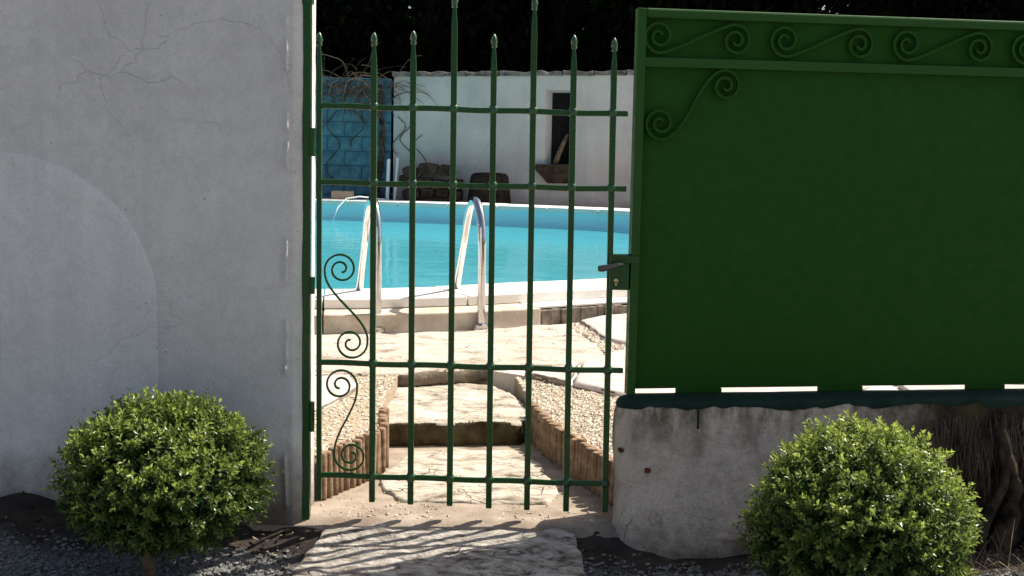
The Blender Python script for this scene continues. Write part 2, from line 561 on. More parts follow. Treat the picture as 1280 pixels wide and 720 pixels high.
def catmull(P, n=12):
    out, m = [], len(P)
    for i in range(m):
        a, b_, c, d = (Vector(P[(i + k) % m]) for k in (-1, 0, 1, 2))
        for k in range(n):
            t = k / n
            out.append(0.5 * ((2 * b_) + (c - a) * t + (2 * a - 5 * b_ + 4 * c - d) * t * t + (3 * b_ - a - 3 * c + d) * t ** 3))
    return out


CON = catmull(CTRL)
NC = len(CON)
CUM = [0.0]
for i in range(NC):
    CUM.append(CUM[-1] + (CON[(i + 1) % NC] - CON[i]).length)
PER = CUM[-1]


def con_at(s, off=0.0):
    s %= PER
    lo, hi = 0, NC
    while hi - lo > 1:
        mid = (lo + hi) // 2
        if CUM[mid] <= s:
            lo = mid
        else:
            hi = mid
    t = (s - CUM[lo]) / (CUM[lo + 1] - CUM[lo])
    p = CON[lo].lerp(CON[(lo + 1) % NC], t)

    def tang(i):
        return (CON[(i + 1) % NC] - CON[(i - 1) % NC]).normalized()
    tg = tang(lo).lerp(tang((lo + 1) % NC), t).normalized()
    return (p.x + tg.y * off, p.y - tg.x * off)


def strip(s0, s1, o0, o1, z0, z1, n=None, jit=0.0):
    n = n or max(2, int((s1 - s0) / 0.12))
    rings = []
    for i in range(n + 1):
        s = s0 + (s1 - s0) * i / n
        a, b_ = con_at(s, o0), con_at(s, o1 + jit)
        rings.append([(*a, z0), (*b_, z0), (*b_, z1), (*a, z1)])
    return MB().rings(rings)


def prism_fill(loops, z, depth, name, m, parent=None):
    """flat polygon with holes, walls going down by depth"""
    bm = bmesh.new()
    allv = []
    for lp in loops:
        vs = [bm.verts.new((x, y, z)) for x, y in lp]
        for i in range(len(vs)):
            bm.edges.new((vs[i], vs[(i + 1) % len(vs)]))
        allv.append(vs)
    bmesh.ops.triangle_fill(bm, use_beauty=True, edges=bm.edges[:])
    for vs in allv:
        low = [bm.verts.new((v.co.x, v.co.y, z - depth)) for v in vs]
        for i in range(len(vs)):
            j = (i + 1) % len(vs)
            bm.faces.new((vs[i], vs[j], low[j], low[i]))
    bmesh.ops.recalc_face_normals(bm, faces=bm.faces)
    me = bpy.data.meshes.new(name)
    bm.to_mesh(me)
    bm.free()
    return link(name, me, m, parent)


notch = [(-1.3, 4.16), (-1.3, 5.45), (-.81, 5.62), (-.5, 5.74), (-.13, 5.84), (.04, 5.72), (.42, 5.30), (.95, 5.0), (.95, 4.16)]
outer = [(-90, 4.16)] + notch + [(90, 4.16), (90, 160), (-90, 160)]
hole = [con_at(PER * i / 140, 0.2) for i in range(140)]
struct(prism_fill([outer, hole], 0.09, 0.5, "terrace", M['terrace']))

# path between the log edgings (lies below the terrace)
mb = MB()
nx, ny = 70, 80
mb.add([(-1.35 + 2.35 * i / nx, 3.93 + 2.0 * j / ny,
         -0.047 + 0.006 * fbm((i * .12, j * .12, 4)) - 0.022 * max(0, (3.99 - (3.93 + 2.0 * j / ny)) / 0.055) ** 1.5)
        for j in range(ny + 1) for i in range(nx + 1)],
       [(j * (nx + 1) + i, j * (nx + 1) + i + 1, (j + 1) * (nx + 1) + i + 1, (j + 1) * (nx + 1) + i) for j in range(ny) for i in range(nx)])
o = struct(mb.build("path", M['path'], smooth=True))
o["label"] = "sandy concrete path rising behind the gate"


def bed(name, poly, zf, label):
    me_o = prism_fill([poly], 0.0, 0.4, name, M['bed'])
    for v in me_o.data.vertices:
        v.co.z += zf(v.co.x, v.co.y)
    me_o["kind"] = "structure"
    me_o["label"] = label
    return me_o


def zr(x, y):
    return 0.075 + 0.02 * min(1, max(0, (x - 0.1) / 0.6 + (y - 4.9) / 2))


right_bed = [(.35, 4.17), (.30, 4.35), (.225, 4.6), (.155, 4.85), (.10, 5.10), (.02, 5.73), (.42, 5.31), (.94, 5.01), (.94, 4.15)]
left_bed = [(-.62, 4.17), (-.56, 4.30), (-.505, 4.42), (-.455, 4.55), (-.47, 4.95), (-.478, 5.2), (-.47, 5.74), (-.62, 5.70), (-.81, 5.615), (-1.29, 5.44), (-1.29, 4.17)]
bed("gravel_bed", right_bed, zr, "pale gravel bed held by the shaded log edging")
bed("gravel_bed", left_bed, lambda x, y: 0.095, "pale gravel bed held by the sunlit log edging")


def inside(x, y, poly):
    c, n = False, len(poly)
    for i in range(n):
        (x1, y1), (x2, y2) = poly[i], poly[(i + 1) % n]
        if (y1 > y) != (y2 > y) and x < (x2 - x1) * (y - y1) / (y2 - y1) + x1:
            c = not c
    return c


def pebbles(name, rnd, n, sampler, zf, smin, smax, m, label):
    mb = MB()
    octa = [(1, 0, 0), (-1, 0, 0), (0, 1, 0), (0, -1, 0), (0, 0, 1), (0, 0, -1)]
    of = [(0, 2, 4), (2, 1, 4), (1, 3, 4), (3, 0, 4), (2, 0, 5), (1, 2, 5), (3, 1, 5), (0, 3, 5)]
    k = 0
    while k < n:
        x, y = sampler(rnd)
        if x is None:
            continue
        k += 1
        s = rnd.uniform(smin, smax)
        a = rnd.uniform(0, 6.28)
        ca, sa = math.cos(a), math.sin(a)
        sx, sy, sz = s * rnd.uniform(.7, 1.2), s * rnd.uniform(.5, 1.0), s * rnd.uniform(.35, .7)
        z = zf(x, y) + sz * rnd.uniform(-0.1, .55)
        vs = []
        for vx, vy, vz in octa:
            j = rnd.uniform(.75, 1.2)
            px, py, pz = vx * sx * j, vy * sy * j, vz * sz * j
            vs.append((x + px * ca - py * sa, y + px * sa + py * ca, z + pz))
        mb.add(vs, of)
    o = mb.build(name, m, recalc=False)
    return tag(o, label, "gravel", kind="stuff")


rnd = random.Random(5)


def samp_poly(poly, x0, x1, y0, y1):
    def f(r):
        x, y = r.uniform(x0, x1), r.uniform(y0, y1)
        return (x, y) if inside(x, y, poly) else (None, None)
    return f


pebbles("gravel", rnd, 5200, samp_poly(right_bed, -.1, .95, 4.15, 5.75), zr, .004, .012, M['pebble'], "loose pale gravel behind the low wall")
pebbles("gravel", rnd, 3000, samp_poly(left_bed, -1.3, -.44, 4.17, 5.7), lambda x, y: .095, .004, .013, M['pebble'], "loose pale gravel behind the tall white wall")


def path_s(r):
    x, y = r.uniform(-.6, .3), 4.0 + abs(r.gauss(0, .12))
    return (x + (-.25 if r.random() < .4 and x > -.3 else 0), y)


pebbles("grit", rnd, 260, path_s, lambda x, y: -.046, .002, .008, M['pebble'], "scattered pale grit on the path under the gate")


def front_s(r):
    x, y = r.uniform(-1.8, 1.8), r.uniform(3.2, 3.9)
    edge = 3.80 + 0.05 * noise.noise(Vector((x * 5, 0, 0))) + (0.04 if x > .2 else 0)
    if y > edge + r.uniform(-.03, .05) or (-.6 < x < .22):
        return None, None
    return x, y


pebbles("gravel", rnd, 15000, front_s, ground_z, .004, .012, M['grit'], "grey gravel in front of the bushes")


def crumbs_s(r):
    x, y = r.uniform(-1.7, 1.7), r.uniform(3.55, 4.0)
    return (x, y) if not (-.58 < x < .21) else (None, None)


pebbles("soil_crumbs", rnd, 900, crumbs_s, ground_z, .003, .010, M['rubble'], "crumbs of earth and small stones on dark soil")


# ================================================================== WALLS
def extruded_wall(plan, zs, amp, freq, seed, ridge=None):
    """plan: list of (x, y, nx, ny) open outline, extruded up through zs with uneven plaster"""
    mb = MB()
    rings = []
    for z in zs:
        row = []
        for x, y, nx_, ny_ in plan:
            d = amp * fbm((x * freq + seed, y * freq, z * freq), 4)
            if ridge:
                d += ridge(x, y, z)
            row.append((x + nx_ * d, y + ny_ * d, z))
        rings.append(row)
    return mb.rings(rings, cap=False, closed=False)


# ---- tall white wall left of the gate
tw = thing("plastered_wall", "tall white lime plastered wall with an arch of reflected light in paler plaster beside the gate post", "wall", (-1.5, 4.05, -0.2))


def to_local(o, off):
    for v in o.data.vertices:
        v.co -= Vector(off)
    return o


plan = []
xs = [-5.0, -4.0, -3.2, -2.6, -2.2]
x = -2.0
while x < -0.72:
    xs.append(x)
    x += 0.035
plan = [(x, 3.95, 0, -1) for x in xs]
plan += [(x, 3.95, 0, -1) for x in (-.715, -.70, -.69, -.682, -.675, -.670, -.666, -.663, -.660, -.6575, -.655, -.6525, -.650, -.6475, -.645, -.6425)]
plan += [(-.636, 3.954, .4, -.92), (-.627, 3.960, .5, -.87), (-.619, 3.968, .6, -.8), (-.614, 3.985, 1, 0),
         (-.612, 4.03, 1, 0), (-.609, 4.09, 1, 0), (-.606, 4.15, 1, 0), (-.610, 4.165, .7, .7), (-.63, 4.17, 0, 1), (-1.5, 4.17, 0, 1), (-5.0, 4.17, 0, 1)]


def ridge(x, y, z):
    cx = -.6580 + .011 * noise.noise(Vector((0, 9.1, z * 4))) + .004 * noise.noise(Vector((0, 2.1, z * 19)))
    g = max(0.0, 1 - abs(x - cx) / (0.014 if x < cx else .007))
    on = 1 if (1.27 < z < 1.46 or 1.00 < z < 1.22 or .66 < z < .80 or .40 < z < .585 or .0 < z < .16) and y < 3.97 else 0
    if noise.noise(Vector((3.3, 0, z * 22))) < -.22:
        on = 0
    return on * g * 0.017 * (0.75 + .5 * noise.noise(Vector((0, 0, z * 30))))


zs = [-.25 + 2.75 * i / 230 for i in range(231)]
mbw = extruded_wall(plan, zs, 0.0035, 5, 2.0, ridge)
top = [len(plan) * 230 + i for i in range(len(plan))]
mbw.f.append(tuple(top))
w = to_local(mbw.build("wall", M['wall'], tw, smooth=True), (-1.5, 4.05, -0.2))
# arch of reflected sunlight, put in as paler plaster a few millimetres proud
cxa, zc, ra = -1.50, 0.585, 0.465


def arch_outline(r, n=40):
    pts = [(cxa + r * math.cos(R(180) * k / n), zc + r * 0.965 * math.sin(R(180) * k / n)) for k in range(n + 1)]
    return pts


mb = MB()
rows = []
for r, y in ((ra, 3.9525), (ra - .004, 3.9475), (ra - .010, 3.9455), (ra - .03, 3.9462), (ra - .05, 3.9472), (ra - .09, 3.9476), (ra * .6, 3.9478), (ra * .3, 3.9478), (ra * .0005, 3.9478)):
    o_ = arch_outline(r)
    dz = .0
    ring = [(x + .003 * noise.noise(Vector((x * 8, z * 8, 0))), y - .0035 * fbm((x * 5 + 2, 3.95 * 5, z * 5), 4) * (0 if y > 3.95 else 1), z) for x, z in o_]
    # straight sides going down
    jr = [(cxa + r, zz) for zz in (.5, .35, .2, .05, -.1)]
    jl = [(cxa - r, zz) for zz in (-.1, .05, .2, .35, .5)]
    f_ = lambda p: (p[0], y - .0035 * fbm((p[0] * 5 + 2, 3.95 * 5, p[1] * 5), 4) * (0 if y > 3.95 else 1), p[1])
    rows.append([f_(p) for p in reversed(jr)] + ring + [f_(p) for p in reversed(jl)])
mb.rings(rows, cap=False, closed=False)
to_local(mb.build("arch_light_patch", M['arch'], tw, smooth=True), (-1.5, 4.05, -0.2))

# ---- low wall right of the gate (receding to the right)
YAW = math.atan(0.17)
PO = Vector((0.345, 4.0, 0.0))
lw = thing("low_wall", "low stained plaster wall with dark green painted top under the green panel", "wall", (PO.x, PO.y, -0.25), YAW)


def low_plan(inset, z):
    """plan of the low wall at height z, local (u, v)"""
    u0_, v0, v1 = -.035 + inset + .05 * max(0, (.2 - z)) ** 1.3, -.105 + inset, .016 - inset * .4
    u0_ += .03 * max(0, (z - .27) / .07) ** 2 * .5
    pts = [(3.2, v0, 0, -1)]
    u = 2.4
    while u > u0_ + .06:
        pts.append((u, v0, 0, -1))
        u -= .035
    rr = .05
    for k in range(7):
        a = R(15 * k)
        pts.append((u0_ + rr - rr * math.sin(a), v0 + rr - rr * math.cos(a), -math.sin(a), -math.cos(a)))
    for k in range(4):
        a = R(30 * k)
        pts.append((u0_ + .012 - .012 * math.cos(a), v1 - .012 + .012 * math.sin(a), -math.cos(a), math.sin(a)))
    pts += [(.5, v1, 0, 1), (1.5, v1, 0, 1), (3.2, v1, 0, 1)]
    return pts


def low_rows(zs, amp, extra=0.0, insets=None):
    rows = []
    N = 330
    for i, z in enumerate(zs):
        p = low_plan(insets[i] if insets else 0, z)
        # resample so each row has the same number of points
        cum = [0]
        for a, b_ in zip(p, p[1:]):
            cum.append(cum[-1] + math.hypot(b_[0] - a[0], b_[1] - a[1]))
        row = []
        for k in range(N + 1):
            t = cum[-1] * (k / N)
            # denser near the end: spend points on u in [-.05, 1.5]
            j = max(q for q in range(len(cum) - 1) if cum[q] <= t + 1e-9)
            f = (t - cum[j]) / max(1e-9, cum[j + 1] - cum[j])
            q = [p[j][c] + (p[j + 1][c] - p[j][c]) * f for c in range(4)]
            d = amp * fbm((q[0] * 6 + 7, q[1] * 6, z * 6), 5) + extra
            row.append((q[0] + q[2] * d, q[1] + q[3] * d, z))
        rows.append(row)
    return rows


zs = [-.2 + .53 * i / 50 for i in range(51)] + [.338, .343, .346]
ins = [0] * 51 + [.004, .012, .03]
rows = low_rows(zs, .007, 0, ins)
mb = MB().rings(rows, cap=False, closed=False)
mb.f.append(tuple(53 * 331 + k for k in range(331)))
w = mb.build("wall", M['low_wall'], lw, smooth=True)
w.location.z = 0.25
rg = []
for u, du in ((.012, .02), (.03, 0), (.5, 0), (1.5, 0), (3.2, 0)):
    rg.append([(u, .0165, -.2), (u, .15 - du, -.2), (u, .15 - du, .29), (u, .13 - du, .308), (u, .0165, .316)])
MB().rings(rg).build("shade_shoulder", M['low_wall'], lw).location.z = 0.25  # shoulder added behind the wall to widen its shadow on the path
# paint slopped over the top of the wall, ragged lower edge
rnd = random.Random(11)
mb = MB()
base_rows = low_rows([.30, .318, .334, .338, .343, .346], .007, .0022, [0, 0, 0, .004, .012, .03])
low = []
for k, p in enumerate(base_rows[0]):
    dz = .016 * fbm((p[0] * 12, p[1] * 12, 3.1), 6) + .006 * noise.noise(Vector((p[0] * 70, 0, 0)))
    low.append((base_rows[1][k][0], base_rows[1][k][1], min(.3325, .3235 + dz - .006 * min(1, max(0, p[0] - .3)))))
rows = [low] + base_rows[2:]
rows[-1] = [(p[0], p[1], .3485) for p in rows[-1]]
mb.rings(rows, cap=False, closed=False)
mb.f.append(tuple(len(mb.v) - 331 + k for k in range(331)))
w = mb.build("painted_cap", M['cap'], lw, smooth=True)
w.location.z = 0.25
mb = MB().tube([(.193, -.1085, .325), (.1935, -.1095, .30), (.194, -.109, .28), (.194, -.1085, .262)], [.0035, .003, .0028, .0035], 6)
mb.build("paint_drip", M['cap'], lw).location.z = 0.25
for (u, z, r) in ((.045, .140, .010), (-.030, .196, .008)):
    mb = MB()
    n = 10
    fr = [(u + r * math.cos(6.283 * k / n) * (1 + .25 * math.sin(k * 2.1)), -.112 if u > 0 else -.088, z + .8 * r * math.sin(6.283 * k / n)) for k in range(n)]
    bk = [(p[0], p[1] + .016, p[2]) for p in fr]
    mb.rings([bk, fr])
    mb.build("rusty_pintle", M['rust'], lw).location.z = 0.25

# ================================================================== GREEN PANEL
pn = thing("sheet_metal_panel", "solid green sheet metal panel with scrollwork standing on the low wall", "gate panel", (PO.x, PO.y, 0.35), YAW)
PW = 1.55
Z0, ZT = .361, 1.481


def pbuild(mb, name, m, bevel=.0015, parent=None):
    o = mb.build(name, m, parent or pn, bevel=bevel)
    if parent is None:
        o.location.z = -0.35
    return o


# the sheet, very slightly buckled
mb = MB()
nx, nz = 40, 30
g = [(PW * i / nx, .004 * noise.noise(Vector((i * .09, j * .09, 5))), Z0 + .002 + (ZT - Z0 - .01) * j / nz) for j in range(nz + 1) for i in range(nx + 1)]
g2 = [(p[0], p[1] + .003, p[2]) for p in g]
q = [(j * (nx + 1) + i, j * (nx + 1) + i + 1, (j + 1) * (nx + 1) + i + 1, (j + 1) * (nx + 1) + i) for j in range(nz) for i in range(nx)]
mb.add(g, q)
mb.add(g2, [tuple(reversed(f)) for f in q])
o = mb.build("sheet", M['panel'], pn, smooth=True, recalc=False)
o.location.z = -0.35
pbuild(MB().box(-.001, .024, -.024, .012, Z0 - .012, ZT - .001), "stile", M['panel_frame'])
pbuild(MB().box(PW - .024, PW + .001, -.024, .012, Z0 - .012, ZT - .001), "stile", M['panel_frame'])
pbuild(MB().box(.0242, PW - .0242, -.022, .012, 1.453, ZT), "top_rail", M['panel_frame'], .006)
pbuild(MB().box(.0242, PW - .0242, -.022, -.006, 1.314, 1.341), "middle_rail", M['panel_frame'])
for a, b_ in ((.155, .298), (.605, .750), (1.09, 1.222), (1.40, 1.49)):
    pbuild(MB().box(a, b_, -.004, .006, Z0 - .0125, Z0 + .0015), "foot_tab", M['panel'])


def spiral(cx, cz, r, a_end, sgn, turns=1.75, rin=.17, n=44):
    """points from the inner end out to angle a_end; sgn = sense of rotation while moving outwards"""
    out = []
    for k in range(n + 1):
        t = k / n
        a = a_end - sgn * turns * 2 * math.pi * (1 - t)
        rr = r * (rin + (1 - rin) * t ** 0.9)
        out.append((cx + rr * math.cos(a), cz + rr * math.sin(a)))
    return out


def s_scroll(c1, r1, a1, s1, c2, r2, a2, s2, turns=1.75):
    A = spiral(*c1, r1, R(a1), s1, turns)
    B = spiral(*c2, r2, R(a2), s2, turns)[::-1]
    p, q_ = A[-1], B[0]
    L = math.hypot(q_[0] - p[0], q_[1] - p[1])
    tp = (p[0] - A[-2][0], p[1] - A[-2][1])
    tq = (B[1][0] - q_[0], B[1][1] - q_[1])
    lp, lq = math.hypot(*tp), math.hypot(*tq)
    mid = []
    for k in range(1, 16):
        t = k / 16
        h00, h10, h01, h11 = 2 * t ** 3 - 3 * t * t + 1, t ** 3 - 2 * t * t + t, -2 * t ** 3 + 3 * t * t, t ** 3 - t * t
        mid.append(tuple(h00 * p[c] + h10 * L * .9 * tp[c] / lp + h01 * q_[c] + h11 * L * .9 * tq[c] / lq for c in (0, 1)))
    return A + mid + B


for k in range(4):
    u = .065 + .383 * k
    # left coil closes at its foot, the bar climbs to the crown of the right coil
    pts = s_scroll((u, 1.402), .049, -62, 1, (u + .231, 1.396), .047, 118, 1)
    pbuild(MB().sweep(pts, .008, .013, -.0135), "scroll", M['panel'], 0)
pts = s_scroll((.076, 1.152), .050, -40, 1, (.270, 1.264), .048, 140, 1)
pbuild(MB().sweep(pts, .008, .013, -.0135), "corner_scroll", M['panel'], 0)
pts = [(PW - x, z) for x, z in pts]
pbuild(MB().sweep(pts, .008, .013, -.0135), "corner_scroll", M['panel'], 0)

# ================================================================== GATE POST AND GATE
gp = thing("gate_post", "slim green steel post against the end of the tall white wall", "post", (-.608, 3.99, -.06))
o = MB().box(-.624, -.594, 3.975, 4.005, -.06, 1.62).build("shaft", M['green'], gp, bevel=.002)
o.location = (.608, -3.99, .06)
o = MB().box(-.629, -.5895, 3.970, 4.010, 1.472, 1.53).build("collar", M['green'], gp, bevel=.002)
o.location = (.608, -3.99, .06)
for za, zb in ((1.036, 1.118), (.633, .683), (.22, .31)):
    mb = MB().box(-.5935, -.5835, 3.982, 4.002, za + .004, zb - .004)
    mb.tube([(-.5885, 3.976, za), (-.5885, 3.976, zb)], .0085, 10)
    o = mb.build("hinge", M['green'], gp)
    o.location = (.608, -3.99, .06)

gt = thing("bar_gate", "green wrought iron bar gate with pointed bud tops before the pool", "gate", (-.14, 4.0, -.02))
GO = (.14, -4.0, .02)


def gbuild(mb, name, m, parent=None, **kw):
    o = mb.build(name, m, parent or gt, **kw)
    if parent is None:
        o.location = GO
    return o


bars = [(-.573, -.569, 1.395, .004), (-.414, -.409, 1.398, .002), (-.300, -.293, 1.405, -.003), (-.182, -.175, 1.512, -.005),
        (-.066, -.057, 1.400, -.010), (.049, .058, 1.510, -.013), (.166, .176, 1.402, -.015), (.283, .293, 1.396, -.015)]


def bar_x(i, z):
    xt, xb, zt, zb = bars[i]
    return xb + (xt - xb) * (z - zb) / (zt - zb)


for i, (xt, xb, zt, zb) in enumerate(bars):
    h = .0088 if i else .0075
    f = lambda z, hw: (bar_x(i, z), 4.0, z, hw)
    zn = zt - .038
    mb = MB().square_bar([f(zb, h * .86), f(zb + .004, h), f(zt - .115, h), f(zt - .10, h * .98), f(zt - .075, h * .86), f(zn - .012, h * .6), f(zn, h * .45)])
    bo = gbuild(mb, "bar", M['green'], bevel=.0016)
    # bud: pointed, pinched at its neck, with a collar
    mb = MB()
    prof = [(zn - .004, .0048), (zn - .001, .0078), (zn + .004, .0082), (zn + .007, .0066), (zn + .012, .0088), (zn + .019, .0092), (zn + .027, .0072), (zn + .033, .0042), (zn + .038, .0008)]
    rings = []
    for z, r in prof:
        rings.append([(bar_x(i, z) + r * math.cos(6.2832 * k / 10 + z * 40) * (1 + .1 * (k % 2)), 4.0 + r * math.sin(6.2832 * k / 10 + z * 40) * (1 + .1 * (k % 2)), z) for k in range(10)])
    mb.rings(rings)
    bu = mb.build("bud", M['weld'], bo, smooth=True)

rails = [(1.183, 1.176, .328), (.961, .957, .330), (.425, .417, .336), (.082, .071, .298)]
for z0, z1, xr in rails:
    xl = -.572
    mb = MB()
    hh, hw = .0082, .0055
    n = 60
    rings = []
    for k in range(n + 1):
        x = xl + (xr - xl) * k / n
        z = z0 + (z1 - z0) * k / n + .0012 * math.sin(k * .35)
        rings.append([(x, 4.0 - hw, z - hh), (x, 4.0 + hw, z - hh), (x, 4.0 + hw, z + hh), (x, 4.0 - hw, z + hh)])
    mb.rings(rings)
    ro = gbuild(mb, "rail", M['green'], bevel=.003)
    # swollen eyes where the bars pass through
    for i in range(1, 8):
        z = z0 + (z1 - z0) * (bar_x(i, z0) - xl) / (xr - xl)
        xb_ = bar_x(i, z)
        rg = []
        for dz, rr in ((-.0105, .0104), (-.008, .0122), (-.003, .0136), (.003, .0138), (.006, .0134), (.009, .0125), (.012, .0110), (.0145, .0091)):
            rg.append([(xb_ + rr * 1.04 * math.copysign(abs(math.cos(a)) ** .85, math.cos(a)), 4.0 + rr * math.copysign(abs(math.sin(a)) ** .85, math.sin(a)), z + dz) for a in (6.2832 * k / 16 for k in range(16))])
        MB().rings(rg).build("weld_collar", M['weld'], ro, smooth=True)

# S scrolls between the hinge bar and its neighbour
up = s_scroll((-.506, .705), .049, 190, 1, (-.476, .485), .050, 8, 1)
gbuild(MB().sweep(up, .0058, .009, 4.0), "scroll", M['green'])
dn = s_scroll((-.507, .357), .051, -8, -1, (-.474, .143), .050, 172, -1)
gbuild(MB().sweep(dn, .0058, .009, 4.0), "scroll", M['green'])

# lock case with lever handle
lk = gbuild(MB().box(.286, .343, 3.976, 4.012, .662, .766), "lock_case", M['green'], bevel=.002)
gbuild(MB().box(.286, .372, 3.972, 3.9755, .742, .764), "striker_plate", M['green'], bevel=.001)
mb = MB().tube([(.322, 3.976, .742), (.322, 3.955, .742), (.318, 3.944, .741), (.306, 3.939, .739), (.285, 3.938, .734), (.262, 3.940, .7285), (.250, 3.942, .727)],
               [.0055, .0055, .006, .0065, .0078, .0105, .0085], 10)
o = mb.build("handle", M['handle'], lk, smooth=True)
mb = MB().tube([(.305, 3.9755, .690), (.305, 3.969, .690)], .0065, 12)
mb.box(.3025, .3075, 3.969, 3.9755, .676, .689)
mb.build("lock_cylinder", M['brass'], lk)

# ================================================================== STONES AND PATH EDGES
def rock_slab(name, poly, z_top, thick, m, parent=None, amp=.008, freq=7, seed=0.0, edge=.012, n=110, smooth=True, tilt=0.0, side=None):
    cx = sum(p[0] for p in poly) / len(poly)
    cy = sum(p[1] for p in poly) / len(poly)
    L = [math.hypot(poly[(i + 1) % len(poly)][0] - poly[i][0], poly[(i + 1) % len(poly)][1] - poly[i][1]) for i in range(len(poly))]
    tot = sum(L)
    out = []
    for k in range(n):
        t = tot * k / n
        i = 0
        while t > L[i]:
            t -= L[i]
            i += 1
        a, b_ = poly[i], poly[(i + 1) % len(poly)]
        f = t / L[i]
        x, y = a[0] + (b_[0] - a[0]) * f, a[1] + (b_[1] - a[1]) * f
        w_ = edge * fbm((x * 11 + seed, y * 11, 2), 4)
        d = math.hypot(x - cx, y - cy) or 1
        out.append((x + (x - cx) / d * w_, y + (y - cy) / d * w_))
    rings = []
    prof = [(1.0, -thick, 0), (1.012, -thick * .5, .4), (1.0, -.012, .7), (.992, -.004, .9), (.97, 0, 1), (.92, 0, 1), (.85, 0, 1), (.76, 0, 1), (.66, 0, 1), (.55, 0, 1), (.43, 0, 1), (.3, 0, 1), (.17, 0, 1), (.05, 0, 1)]
    for sc, dz, a in prof:
        row = []
        for x, y in out:
            px, py = cx + (x - cx) * sc, cy + (y - cy) * sc
            if sc > .98:
                jj = .006 * fbm((px * 20, py * 20, dz * 30 + seed), 3)
                px += jj
                py += jj
            row.append((px, py, z_top + dz + a * amp * fbm((px * freq + seed, py * freq, seed), 5)))
        rings.append(row)
    mb = MB().rings(rings)
    if tilt:
        mb.v = [(x, y, z + (y - 3.98) * tilt) for x, y, z in mb.v]
    o = mb.build(name, m, parent, smooth=smooth)
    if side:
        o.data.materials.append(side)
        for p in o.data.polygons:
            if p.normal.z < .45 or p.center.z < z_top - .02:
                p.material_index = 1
    return o


o = rock_slab("doorstep_stone", [(-.62, 3.30), (.20, 3.30), (.215, 3.62), (.205, 3.93), (.14, 3.985), (-.30, 4.0), (-.50, 4.005), (-.545, 3.93)], -.060, .12, M['rock_grey'], amp=.012, freq=9, seed=3, tilt=.06)
tag(o, "rough grey doorstep stone outside the gate, striped by bar shadows", "stone step")
o = rock_slab("path_stone", [(-.43, 4.45), (-.40, 4.30), (-.34, 4.18), (-.1, 4.16), (.12, 4.18), (.17, 4.30), (.12, 4.62), (.06, 4.84), (-.2, 4.86), (-.36, 4.80)], -.034, .06, M['rock'], amp=.010, freq=8, seed=9)
tag(o, "pale cracked stone set flat in the path just inside the gate", "stepping stone")
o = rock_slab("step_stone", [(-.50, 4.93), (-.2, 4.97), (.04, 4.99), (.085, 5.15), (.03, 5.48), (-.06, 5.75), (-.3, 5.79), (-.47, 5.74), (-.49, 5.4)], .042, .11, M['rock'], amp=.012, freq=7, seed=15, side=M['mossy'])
tag(o, "thick pale stone step with mossy dark front between the log edgings", "stone step")


def log_row(label, pts, pitch, rad, ztop, rnd, zbot=-.1):
    P = [Vector(p) for p in pts]
    root = thing("log_edging", label, "log edging", (P[0].x, P[0].y, zbot), 0.0, "log edgings along the path")
    cum = [0]
    for a, b_ in zip(P, P[1:]):
        cum.append(cum[-1] + (b_ - a).length)
    n = int(cum[-1] / pitch)
    protos = []
    for q in range(4):
        rings = []
        H = ztop - zbot
        for z, s in ((0, 1), (H * .4, 1.02), (H - .008, .98), (H - .002, .88), (H, .7)):
            rings.append([(rad * s * math.cos(6.2832 * k / 9) * (1 + .08 * math.sin(k * 3 + q)), rad * s * math.sin(6.2832 * k / 9), z) for k in range(9)])
        protos.append(MB().rings(rings).mesh("log"))
        protos[-1].materials.append(M['log'])
        protos[-1].polygons.foreach_set("use_smooth", [len(p_.vertices) == 4 for p_ in protos[-1].polygons])
    for k in range(n + 1):
        s = cum[-1] * k / n
        j = max(i for i in range(len(cum) - 1) if cum[i] <= s + 1e-9)
        p = P[j].lerp(P[j + 1], (s - cum[j]) / (cum[j + 1] - cum[j]))
        o = bpy.data.objects.new("log", protos[k % 4])
        COL.objects.link(o)
        o.parent = root
        o.location = (p.x - P[0].x + rnd.uniform(-.003, .003), p.y - P[0].y + rnd.uniform(-.003, .003), rnd.uniform(-.008, .006))
        o.rotation_euler = (rnd.uniform(-.03, .03), rnd.uniform(-.03, .03), rnd.uniform(0, 6.28))
        o.scale = (rnd.uniform(.9, 1.08),) * 2 + (1,)
    return root


rnd = random.Random(3)
log_row("row of short upright logs edging the path, sunlit, behind the gate hinges", [(-.585, 4.19), (-.53, 4.31), (-.475, 4.43), (-.435, 4.56)], .031, .0165, .108, rnd)
log_row("long row of short upright logs in shade along the gravel bed by the low wall", [(.338, 4.19), (.285, 4.35), (.21, 4.6), (.14, 4.85), (.09, 5.10)], .036, .0185, .092, rnd)
log_row("short stub row of upright logs against the thick stone step", [(-.435, 4.64), (-.465, 4.90)], .033, .0165, .112, rnd)

